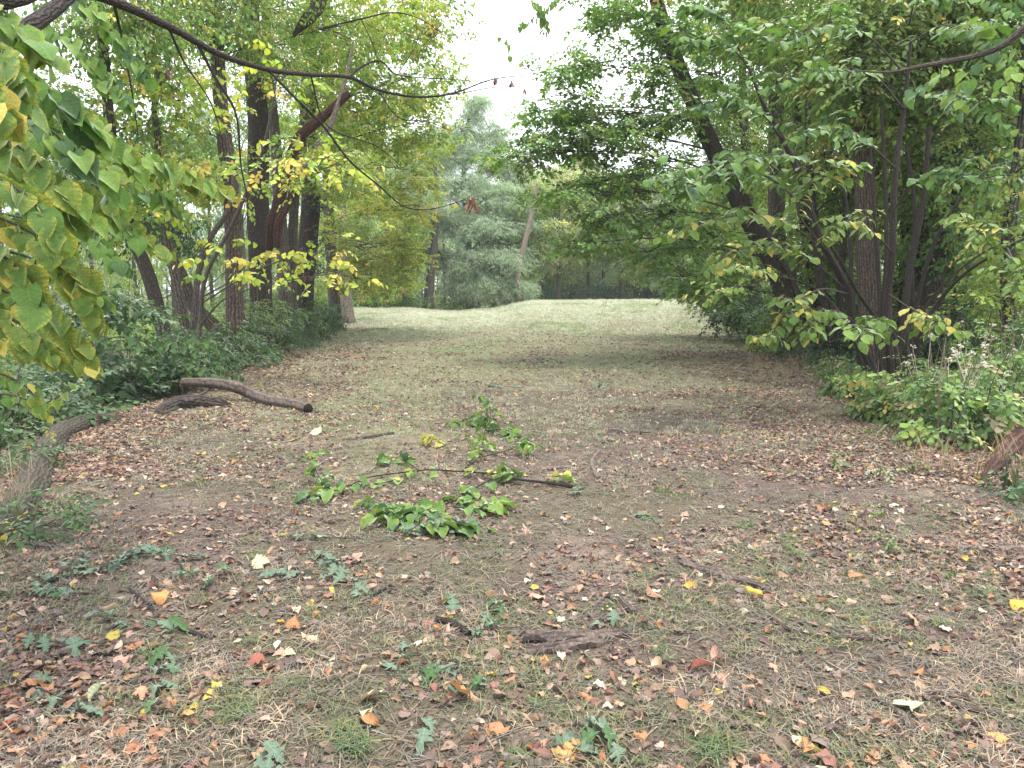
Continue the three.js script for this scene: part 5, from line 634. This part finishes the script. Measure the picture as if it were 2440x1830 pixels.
function fallen(px, py, kind, colour, len, label, extra = {}) {
  len *= 0.9; const p = G(px, py), g = pick(fallenG[kind]), q = extra.q ?? lyeQ(extra.tilt ?? 0.3), m = shade(new THREE.Mesh(g, extra.mat ?? DM[colour])); m.name = numbered('fallen_leaf');
  m.scale.setScalar(len); m.quaternion.copy(q); m.position.copy(rest(g, q, len, p)); m.position.y += extra.lift ?? 0.004; scene.add(m);
  if (!label) loose.push({ m, what: `${colour} ${kind}` });
  return tag(m, label ?? '', 'leaf', label ? 'distinct fallen leaves' : 'loose fallen leaves');
}
[[1092, 1668, 'heart-shaped', 'orange', 0.12, 'large orange cupped leaf standing up at the lower centre'], [870, 1715, 'curled', 'pale green', 0.15, 'long pale green curled leaf at lower left of centre'], [880, 1680, 'heart-shaped', 'cream', 0.12, 'cream crumpled leaf above the long pale green leaf'], [885, 1735, 'oval', 'orange-brown', 0.09, 'rusty leaf tucked under the cream crumpled leaf'],
  [1206, 1432, 'heart-shaped', 'pinkish', 0.105, 'pale pink leaf standing on edge above the bark slabs'], [1284, 1430, 'heart-shaped', 'pinkish', 0.11, 'broad pink heart-shaped leaf above the bark slabs'], [1080, 1470, 'heart-shaped', 'pinkish', 0.1, 'folded pink leaf just above the short dark stick'], [1060, 1440, 'oval', 'orange', 0.11, 'peach-orange leaf up left of the short dark stick'],
  [1648, 1403, 'oval', 'yellow', 0.1, 'bright yellow oval leaf right of the bark strip'], [476, 1085, 'heart-shaped', 'yellow', 0.12, 'round yellow leaf alone left of the green branch'], [755, 1036, 'heart-shaped', 'cream', 0.19, 'large pale yellow heart leaf near the log end'], [745, 945, 'heart-shaped', 'yellow', 0.16, 'yellow leaf lying beyond the log end'],
  [380, 1438, 'heart-shaped', 'orange', 0.1, 'orange leaf propped on the crooked dark stick'], [668, 1487, 'oval', 'yellow', 0.06, 'small bright yellow leaf left of centre'], [700, 1495, 'heart-shaped', 'orange-brown', 0.085, 'rust-orange leaf beside the small yellow leaf'], [1710, 1590, 'curled', 'pinkish', 0.15, 'big crumpled dusky pink leaf at lower right'], [1660, 1600, 'curled', 'red', 0.13, 'narrow reddish curled leaf touching the dusky pink leaf'],
  [1597, 1585, 'curled', 'pale green', 0.14, 'twisted pale green leaf left of the dusky pink leaf'], [1570, 1610, 'curled', 'cream', 0.13, 'cream twisted leaf left of the pale green leaf'], [2160, 1690, 'heart-shaped', 'pale green', 0.14, 'pale green leaf with orange patch by the grey branch piece'], [1660, 1755, 'curled', 'cream', 0.13, 'cream pointed leaf low at right of centre'], [1555, 1425, 'oval', 'brown', 0.14, 'large brown curled leaf right of the wood chunk'],
  [2180, 1495, 'lobed', 'tan', 0.12, 'tan lobed leaf upright in the right litter'], [1300, 1575, 'lobed', 'orange', 0.06, 'small orange leaf by the lower bark slab'], [225, 1670, 'curled', 'pale green', 0.11, 'pale green boat-shaped leaf in the left foreground'], [95, 1640, 'lobed', 'orange-brown', 0.12, 'rusty lobed leaf near the left frame edge'], [70, 1610, 'lobed', 'dark brown', 0.15, 'big dark purple-brown leaf near the left frame edge'],
  [20, 1740, 'oval', 'red', 0.09, 'crimson leaf at the left frame edge'], [735, 1525, 'lobed', 'cream', 0.11, 'crumpled cream leaf right of the crooked stick'], [680, 1565, 'lobed', 'cream', 0.12, 'pale cream lobed leaf below the crumpled cream leaf'], [600, 1590, 'lobed', 'red', 0.11, 'dull red lobed leaf in the left foreground'], [1350, 1805, 'lobed', 'orange', 0.12, 'orange ragged leaf at the bottom centre'], [1375, 1790, 'heart-shaped', 'orange', 0.08, 'light orange leaf beside the orange ragged leaf'],
  [1190, 1750, 'heart-shaped', 'orange-brown', 0.1, 'russet leaf pair near the bottom centre'], [1920, 1790, 'oval', 'orange', 0.12, 'orange leaf on bare soil at the bottom right'], [1940, 1800, 'lobed', 'brown', 0.11, 'brown leaf beside the orange leaf on bare soil'], [1470, 975, 'oval', 'tan', 0.14, 'tan leaf beyond the green fallen branch'], [2428, 1460, 'heart-shaped', 'yellow', 0.1, 'yellow leaf at the right frame edge'], [1800, 1420, 'curled', 'yellow', 0.13, 'yellow curled leaf pair in the right litter'], [620, 1350, 'heart-shaped', 'pale green', 0.13, 'light green leaf left of the green leaf heap'], [560, 1105, 'oval', 'orange', 0.11, 'orange leaf up left of the green branch'],
].forEach(([px, py, k, c, l, label]) => fallen(px, py, k, c, l, label, { tilt: /stand|prop|upright/.test(label) ? 0.9 : 0.35 }));
{ // the other large leaves of the foreground
  const cols = ['tan', 'tan', 'brown', 'brown', 'brown', 'dark brown', 'dark brown', 'dark brown', 'orange-brown', 'orange-brown', 'pinkish', 'pinkish', 'cream', 'tan', 'tan', 'brown', 'orange'];
  let n = 0, tries = 0; while (n < 256 && tries++ < 6000) { const py = 1110 + 760 * Math.sqrt(rnd()), px = rr(-20, 2460), p = G(px, py); if (near(p) || rnd() > density(p) * 1.1 + 0.12) continue; fallen(px, py, pick(shapes), pick(cols), rr(0.05, 0.082)); n++; }
}
{ // name each by the nearest thing that can be found
  const marks = [[400, 1480, 'crooked dark stick'], [1080, 1495, 'short thick dark stick'], [1950, 1520, 'long brown stick'], [2135, 1700, 'grey bent branch piece'], [2310, 1690, 'straight stick at lower right'], [1375, 1520, 'long bark slab'], [1720, 1375, 'narrow bark strip'], [1092, 1668, 'large orange cupped leaf'], [870, 1715, 'long pale green leaf'], [620, 1770, 'curled oak spray at lower left'], [400, 1560, 'green upright oak spray'], [740, 1310, 'wilted oak spray'], [1000, 1240, 'heap of green leaves'], [60, 1200, 'mossy log'], [180, 1460, 'pale forked twig'], [1370, 1190, 'dark oak spray by the green branch'], [1710, 1600, 'dusky pink leaf'], [1350, 1805, 'orange ragged leaf'], [1920, 1790, 'orange leaf on bare soil'], [2270, 1385, 'round-leaved seedling'], [2105, 1240, 'green seedling'], [225, 1670, 'boat-shaped leaf'], [2260, 1100, 'drooping pale weed'], [1648, 1403, 'bright yellow oval leaf'], [60, 1640, 'dark leaf at left edge'], [620, 1350, 'light green leaf'], [1416, 1110, 'crooked pale stick'], [2350, 1230, 'small bright green weed'], [680, 1565, 'pale cream lobed leaf'], [1500, 1455, 'wood chunk'], [1900, 1300, 'tall grass tuft in the right litter'], [930, 1420, 'dark slanting twig']].map(([a, b, n]) => [G(a, b), n]), by = {};
  for (const l of loose) { let d = 1e9; for (const [p, n] of marks) { const k = p.distanceTo(l.m.position); if (k < d) { d = k; l.n = n; l.d = d; } } (by[l.what + l.n] ??= []).push(l); }
  const nth = ['', 'second ', 'third ', 'fourth ', 'fifth ', 'sixth ', 'seventh ', 'eighth ', 'ninth ', 'tenth '];
  for (const k in by) by[k].sort((a, b) => a.d - b.d).forEach((l, i) => { l.m.userData.label = `${nth[i] ?? (i + 1) + 'th '}${l.what} fallen leaf nearest the ${l.n}`; });
}
// ---------------------------------------------------------------- oak sprays, sticks, bark, logs
const oakG = [0, 1, 2, 3, 4, 5, 6].map(() => lobed(OAK.map(([x, z], i) => [x * rr(0.65, 1.1), z + (i ? rr(-0.03, 0.03) : 0)]), { curl: rr(-0.1, 0.6), cup: rr(-0.4, 0.8), wave: rr(0.15, 0.4), petiole: 0.1 }));
function oakSpray(px, py, n, label, size = 0.13, a0 = rr(0, 6.3), dark = 0) {
  const b = G(px, py), t = thing('oak_spray', label, 'oak spray', b, 'grey-green oak sprays on the ground'), ax = V(Math.cos(a0), 0, Math.sin(a0));
  const e = b.clone().add(ax.clone().multiplyScalar(0.06 * n)); e.y = gh(e.x, e.z) + 0.015; part(t, 'twig', tube([b.clone().add(V(0, 0.012, 0)), b.clone().lerp(e, 0.5).add(V(0, 0.02, 0)), e], [0.004, 0.003, 0.002], 5, { n: 5 }), M.twig);
  for (let i = 0; i < n; i++) { const f = rnd(), y = a0 + (i % 2 ? 1 : -1) * rr(0.1, 0.85), p = b.clone().lerp(e, f), g = pick(oakG), dir = V(Math.cos(y), rr(-0.05, 0.35), Math.sin(y)), q = look(dir, V(rr(-0.5, 0.5), 1, rr(-0.5, 0.5))); const l = shade(new THREE.Mesh(g, rnd() < dark ? LM.darkGreen : LM.greyGreen)); l.name = 'leaf'; l.quaternion.copy(q); const s = size * rr(0.7, 1.15); l.scale.setScalar(s); l.position.set(p.x - b.x, 0, p.z - b.z); const r = rest(g, q, s, V(p.x, gh(p.x, p.z), p.z)); l.position.y = r.y - b.y + rr(0, 0.02); t.add(l); }
}
[[370, 1310, 9, 'oak spray at the right end of the left grey-green trail'], [300, 1325, 8, 'oak spray in the middle of the left grey-green trail'], [250, 1370, 9, 'oak spray lower in the left grey-green trail'], [120, 1310, 7, 'oak spray under the mossy log'], [210, 1420, 9, 'oak spray beside the pale forked twig'], [40, 1440, 10, 'oak spray at the left frame edge above the pale lobed leaves'], [45, 1525, 7, 'pale oak spray with broad leaves at the left edge'], [75, 1640, 6, 'oak spray low at the left frame edge'], [305, 1500, 5, 'pale oak spray left of the crooked dark stick'], [400, 1560, 8, 'green upright oak spray below the crooked dark stick'], [350, 1480, 4, 'oak spray touching the crooked dark stick'], [620, 1770, 7, 'pale curled oak spray in the lower left foreground'], [740, 1310, 14, 'heaped wilted oak spray left of the green leaf heap'], [850, 1290, 6, 'oak spray between the wilted spray and green heap'], [940, 1285, 8, 'blue-green oak spray below the green leaf heap'], [1370, 1190, 9, 'dark oak spray right of the green fallen branch'], [1090, 1520, 7, 'oak spray under the short dark stick'], [1140, 1580, 6, 'rolled oak spray below the short dark stick'], [940, 1620, 5, 'oak spray left of the large orange leaf'], [1000, 1715, 3, 'lone pale oak leaf low at centre'], [1370, 1730, 6, 'curled pale oak spray at the lower centre right'], [1230, 1440, 10, 'dark oak spray between the two pink leaves'], [1100, 1425, 5, 'dark oak spray by the peach-orange leaf'], [1420, 920, 7, 'oak spray farther up the strip, right one'], [1240, 925, 9, 'oak spray farther up the strip beyond the green branch'], [470, 1385, 4, 'small oak spray below the light green leaf'], [490, 1420, 4, 'small oak spray above the crooked dark stick'], [1560, 1245, 4, 'small dark oak spray right of the blue-green spray'], [1490, 1470, 5, 'dark oak spray by the wood chunk'], [810, 1380, 6, 'oak spray with rusty leaf below the wilted spray'], [1050, 1690, 4, 'oak spray near the large orange leaf'], [1290, 1790, 4, 'green oak spray at the bottom centre']].forEach(([px, py, n, label]) => oakSpray(px, py, px > 900 && py > 1100 ? Math.ceil(n * 0.6) : n, label, py < 1000 ? 0.15 : 0.105, undefined, /dark|green upright/.test(label) ? 0.6 : 0.1));
function stick(a, label, { name = 'stick', mat = M.barkGrey, cat = 'stick', rough = 0.2 } = {}) {
  const q = a.map(([px, py, w, lift = 0]) => { const g = G(px, py), r = w / 2 * g.distanceTo(camera.position) / F; return [g.add(V(0, r * 0.8 + lift, 0)), r]; });
  return single(name, tube(q.map((e) => e[0]), q.map((e) => e[1]), 8, { rough, n: Math.max(8, a.length * 5), knob: 0.12, tile: 0.2 }), mat, q[0][0].clone(), label, cat, 'sticks on the ground');
}
stick([[308, 1408, 7], [345, 1440, 8], [380, 1472, 9], [430, 1500, 10], [488, 1522, 8]], 'crooked dark stick in the left foreground', { mat: M.barkDark });
stick([[1040, 1480, 14], [1075, 1490, 15], [1122, 1517, 15]], 'short thick dark stick above the oak spray at centre', { mat: M.barkDark });
stick([[1838, 1478, 9], [1880, 1505, 11], [1950, 1522, 10], [2078, 1527, 7]], 'long brown stick curving through the right litter', { mat: M.barkBrown });
stick([[2090, 1670, 11], [2130, 1695, 14], [2155, 1718, 15], [2168, 1742, 12]], 'grey bent branch piece beside the pale green leaf', { mat: M.barkPale });
stick([[2232, 1668, 8], [2300, 1692, 10], [2400, 1712, 8]], 'straight grey-brown stick at the lower right', { mat: M.log });
stick([[818, 1052, 7], [870, 1046, 8], [938, 1034, 6]], 'straight stick left of the green fallen branch', { mat: M.barkGrey });
stick([[1420, 1022, 5], [1480, 1028, 7], [1552, 1032, 6]], 'thin pale stick beyond the green branch to the right', { mat: M.barkPale });
stick([[1306, 1122, 8], [1345, 1117, 9], [1376, 1124, 8]], 'short pale stick right of the green branch', { mat: M.barkPale });
stick([[1428, 1078, 8], [1410, 1105, 9], [1416, 1125, 9], [1424, 1142, 7]], 'crooked pale stick standing out right of the green branch', { mat: M.barkPale });
stick([[1478, 1430, 12], [1490, 1448, 18], [1512, 1468, 16]], 'broken wood chunk left of the large brown leaf', { mat: M.log, rough: 0.5 });
stick([[862, 790, 4], [900, 787, 5], [936, 786, 3]], 'dark stick far up the strip near the left edge', { mat: M.barkDark });
stick([[762, 982, 4], [830, 984, 5], [905, 988, 4]], 'thin stick right of the log end', { mat: M.barkPale });
stick([[205, 1410, 4], [175, 1450, 5], [180, 1480, 5], [200, 1515, 5]], 'pale forked twig beside the oak spray at left', { mat: M.barkPale });
stick([[860, 1440, 6], [895, 1420, 7], [932, 1395, 5]], 'dark slanting twig left of centre', { mat: M.barkDark });
stick([[535, 1435, 5], [590, 1420, 6], [655, 1412, 5]], 'thin straight twig left of the dark slanting twig', { mat: M.barkGrey });
stick([[200, 1565, 6], [280, 1560, 7], [365, 1552, 6]], 'dark twig beneath the green upright oak spray', { mat: M.barkDark });
stick([[535, 1500, 7], [555, 1488, 8], [580, 1468, 7]], 'short pale broken twig in the left foreground', { mat: M.barkPale });
stick([[1998, 1085, 5], [2050, 1078, 6], [2090, 1082, 5]], 'thin stick in the litter below the weeds', { mat: M.barkGrey });
stick([[1840, 1560, 4], [1960, 1556, 5], [2110, 1566, 4]], 'slender pale twig under the long brown stick', { mat: M.barkPale });
stick([[1010, 1425, 8], [1022, 1412, 14], [1030, 1408, 10]], 'small dark knot of wood above the peach-orange leaf', { mat: M.barkDark });
// bark pieces: slabs with ridged upper faces
function slab(a, b, w, th, label, mat = M.log) {
  const A = G(...a), B = G(...b), L = A.distanceTo(B), g = new THREE.BoxGeometry(L, th, w, 26, 2, 9), p = g.attributes.position, o = rnd() * 30;
  for (let i = 0; i < p.count; i++) { let x = p.getX(i), y = p.getY(i), z = p.getZ(i); const e = PN.noise(x * 9 + o, z < 0 ? 3 : 9, o), f = PN.noise(z * 20 + o, x < 0 ? 2 : 6, o); z *= 1 + 0.5 * e + 0.25 * PN.noise(x * 30, o, 1); x += (Math.abs(x) > L * 0.42 ? 0.16 * L * f : 0); y += 0.010 * Math.sin(z * 190 + 5 * PN.noise(x * 5, z * 12, o)) * (y > 0 ? 1 : 0.2) + 0.006 * PN.noise(x * 30, z * 50, o) + 0.05 * L * PN.noise(x * 3, 1, o) * 0.4; p.setXYZ(i, x, y, z); }
  g.computeVertexNormals(); const d = B.clone().sub(A), m = shade(new THREE.Mesh(g, mat)); m.name = numbered('bark_slab'); m.position.copy(A).lerp(B, 0.5).add(V(0, th * 0.8, 0)); m.rotation.y = Math.atan2(-d.z, d.x); scene.add(m);
  const uvs = g.attributes.uv; for (let i = 0; i < uvs.count; i++) uvs.setXY(i, p.getZ(i) * 4, p.getX(i) * 3); return tag(m, label, 'bark', 'bark pieces');
}
slab([1252, 1528], [1496, 1512], 0.085, 0.018, 'long ridged bark slab at the centre right foreground');
slab([1262, 1560], [1424, 1536], 0.06, 0.018, 'shorter ridged bark slab below the long one');
slab([1618, 1345], [1822, 1405], 0.07, 0.014, 'narrow weathered bark strip right of centre');
slab([1196, 1814], [1290, 1824], 0.03, 0.016, 'small pale wood splinter at the bottom centre', M.barkPale);
slab([1210, 1512], [1262, 1512], 0.04, 0.012, 'small bark chip at the left end of the long slab');
// the curved log at the left edge, its thick old butt, and the mossy log
{
  const mk = (a) => a.map(([px, py, w, up = 0]) => { const g = G(px, py), r = w / 2 * g.distanceTo(camera.position) / F; return [g.add(V(0, r * 0.85 + up, 0)), r]; });
  let q = mk([[440, 950, 20, 0.2], [510, 955, 23, 0.2], [560, 958, 25, 0.16], [598, 958, 26, 0.05], [650, 968, 25, 0], [700, 976, 26, 0], [735, 985, 24, 0]]);
  const t = thing('curved_log', 'curved bare log lying across the left edge with end painted dark as a hollow', 'log', G(600, 962)); part(t, 'trunk', tube(q.map((e) => e[0]), q.map((e) => e[1]), 14, { rough: 0.12, n: 36, knob: 0.12, tile: 0.5, cap: false }), M.log);
  const e = q[q.length - 1], dir = e[0].clone().sub(q[q.length - 2][0]).normalize(); part(t, 'painted_hollow_end', tube([e[0].clone().sub(dir.clone().multiplyScalar(0.06)), e[0].clone().add(dir.clone().multiplyScalar(0.004))], [e[1] * 0.93, e[1] * 0.9], 14, { n: 2, rough: 0.2 }), new THREE.MeshStandardMaterial({ color: 0x1d1713, roughness: 1 }));  // solid cap; the dark of a hollow is put into its colour
  q = mk([[372, 985, 14, -0.05], [392, 980, 30, -0.04], [425, 975, 40, -0.03], [470, 972, 38, -0.02], [520, 970, 28, -0.03], [548, 968, 12, -0.04]]); single('rotten_log', tube(q.map((k) => k[0]), q.map((k) => k[1]), 14, { rough: 0.55, n: 36, knob: 0.3 }), M.barkDark, q[0][0].clone(), 'dark rotten log butt lying under the curved log', 'log');
  stick([[388, 990, 8, 0], [440, 972, 9, 0.03], [480, 960, 8, 0.1], [512, 950, 7, 0.2]], 'slanting stick propped on the rotten log', { mat: M.barkGrey });
  q = mk([[10, 1290, 50, -0.14], [35, 1235, 62, -0.09], [68, 1175, 60, -0.08], [98, 1110, 52, -0.07], [126, 1065, 46, -0.05], [165, 1035, 38, -0.04], [220, 1015, 33, -0.04], [290, 1000, 24, -0.08]]); single('mossy_log', tube(q.map((k) => k[0]), q.map((k) => k[1]), 26, { rough: 0.45, n: 90, knob: 0.22, tile: 0.45 }), M.mossLog, q[0][0].clone(), 'thick mossy log lying along the left edge toward the camera', 'log');
  q = mk([[2335, 1150, 5, -0.02], [2352, 1136, 18, -0.01], [2390, 1105, 30, 0.03], [2440, 1075, 38, 0.1], [2520, 1040, 44, 0.12]]); single('dark_root', tube(q.map((k) => k[0]), q.map((k) => k[1]), 12, { rough: 0.4, n: 24, knob: 0.2 }), M.barkRed, q[0][0].clone(), 'dark reddish root at the right frame edge below the weeds', 'root');
}
// broken green branch lying on the strip
{
  const b = G(1370, 1165), t = thing('fallen_branch', 'broken branch with fresh green and yellow leaves lying on the strip', 'branch', b), gs = [], leaves = [];
  const heapG = [0, 1, 2, 3].map(() => gridLeaf('heart', { fold: rr(0.1, 0.5), curl: rr(-0.1, 0.5), wave: 0.2, twist: rr(-0.6, 0.6), roll: rr(0.2, 1.1) })), on = (a) => a.map(([px, py, up]) => G(px, py).add(V(0, up * 0.75, 0)));
  const bra = (a, r0, n, sz, mats, droop = 0.1) => { const p = on(a); gs.push(tube(p, p.map((_, i) => r0 + (0.0025 - r0) * i / (p.length - 1)), 6, { n: p.length * 5, knob: 0.15, tile: 0.2 })); if (n) leaves.push(...alongBranch(p, Math.round(n * 1.6), sz * 0.86, { mats, droop, t0: 0.35, geos: heapG, out: V(0, rr(-0.25, 0.12), 0) })); };
  const gr = ['midGreen', 'darkGreen', 'midGreen2', 'midGreen', 'turning'], ye = ['yellow', 'turning2', 'yellow'];
  bra([[1365, 1166, 0.03], [1300, 1160, 0.05], [1240, 1158, 0.07], [1190, 1150, 0.09], [1100, 1140, 0.08], [1000, 1135, 0.07], [930, 1155, 0.04], [850, 1165, 0.02]], 0.014, 10, 0.14, ['turning2', 'green2', 'yellow']);
  bra([[1190, 1150, 0.09], [1140, 1170, 0.05], [1110, 1190, 0.03], [1080, 1215, 0.03]], 0.008, 9, 0.14, gr);
  bra([[1100, 1140, 0.08], [1140, 1110, 0.1], [1150, 1080, 0.12], [1120, 1050, 0.1]], 0.006, 14, 0.14, ['green2', 'turning', 'green2', 'turning2'], 0);
  bra([[1150, 1080, 0.12], [1155, 1045, 0.12], [1160, 1010, 0.1], [1080, 1020, 0.08]], 0.005, 12, 0.15, gr, 0.3);
  bra([[1155, 1045, 0.12], [1170, 1020, 0.1], [1165, 1015, 0.35], [1150, 1015, 0.5]], 0.005, 9, 0.14, gr, 0.5);
  bra([[1155, 1045, 0.12], [1200, 1040, 0.1], [1240, 1050, 0.08]], 0.005, 9, 0.14, gr, 0.4);
  bra([[1140, 1110, 0.1], [1220, 1090, 0.12], [1250, 1085, 0.22], [1270, 1100, 0.2]], 0.005, 9, 0.12, ['green2', 'green'], 0.6);
  bra([[1000, 1135, 0.07], [960, 1110, 0.07], [930, 1100, 0.06]], 0.006, 7, 0.15, gr, 0.2);
  bra([[1000, 1135, 0.07], [880, 1150, 0.06], [800, 1180, 0.05], [760, 1160, 0.12], [745, 1150, 0.3]], 0.006, 16, 0.15, gr, 0.4);
  bra([[800, 1180, 0.05], [770, 1190, 0.04], [720, 1195, 0.03]], 0.005, 7, 0.15, gr);
  bra([[1060, 1070, 0.06], [1040, 1065, 0.1], [1010, 1062, 0.12]], 0.004, 6, 0.14, ye, 0.5); bra([[1120, 1050, 0.1], [1110, 1060, 0.08], [1060, 1070, 0.06]], 0.004, 0, 0.1, ye);
  bra([[1240, 1158, 0.07], [1225, 1150, 0.14], [1205, 1140, 0.16]], 0.004, 5, 0.17, gr, 0.5); bra([[1320, 1162, 0.04], [1325, 1155, 0.09], [1335, 1155, 0.1]], 0.004, 4, 0.14, ['turning', 'green2', 'yellow'], 0.3);
  bra([[1110, 1190, 0.03], [1040, 1220, 0.05], [980, 1235, 0.05], [900, 1215, 0.04]], 0.006, 24, 0.15, gr, 0.1); bra([[1040, 1220, 0.05], [1000, 1255, 0.05], [1060, 1275, 0.04], [1140, 1265, 0.04]], 0.005, 26, 0.13, ['midGreen', 'midGreen2', 'greyGreen'], 0.1);
  bra([[1080, 1215, 0.03], [1130, 1225, 0.05], [1190, 1215, 0.05]], 0.005, 14, 0.14, ['green2', 'green', 'turning'], 0.1); bra([[980, 1235, 0.05], [940, 1255, 0.05], [900, 1230, 0.03]], 0.004, 12, 0.14, gr, 0.1);
  part(t, 'twigs', merge(gs), M.barkDark);
  for (const l of leaves) { l.p.add(V(gauss() * 0.08, 0, gauss() * 0.09)); const r = rest(l.g, l.q, l.s, V(l.p.x, gh(l.p.x, l.p.z), l.p.z)); if (l.p.y < r.y) l.p.y = r.y + rr(0, 0.03); } putLeaves(t, leaves, 298);
}
// small seedlings on the strip
[[1440, 735, 0.9], [1465, 740, 0.5], [1590, 1180, 0.12], [2105, 1240, 0.11], [2120, 1320, 0.11], [2270, 1385, 0.11], [160, 1215, 0.14], [1850, 1010, 0.15], [1990, 1120, 0.18], [2100, 1140, 0.2], [2170, 1130, 0.16]].forEach(([px, py, h], i) => { const b = G(px, py); shrub('seedling', `${['pale sprout alone on the sunlit far meadow', 'lower sprout beside the pale far sprout', 'tiny seedling right of the pale stick', 'green seedling in the right litter', 'lower green seedling in the right litter', 'round-leaved seedling in the right litter', 'seedling under the near end of the mossy log', 'seedling at the edge of the dry grass', 'seedling left of the blue-green sprig', 'blue-green sprig below the weeds', 'seedling right of the blue-green sprig'][i]}`, 'seedling', 'seedlings', b.x, b.z, h, h * 0.9, i === 9 ? P.silver : P.weed, 'oval', { n: 2, sp: 2, scale: clamp(h * 2, 0.28, 0.9), cr: h * 0.18, stems: 2 }); });

renderer.render(scene, camera);
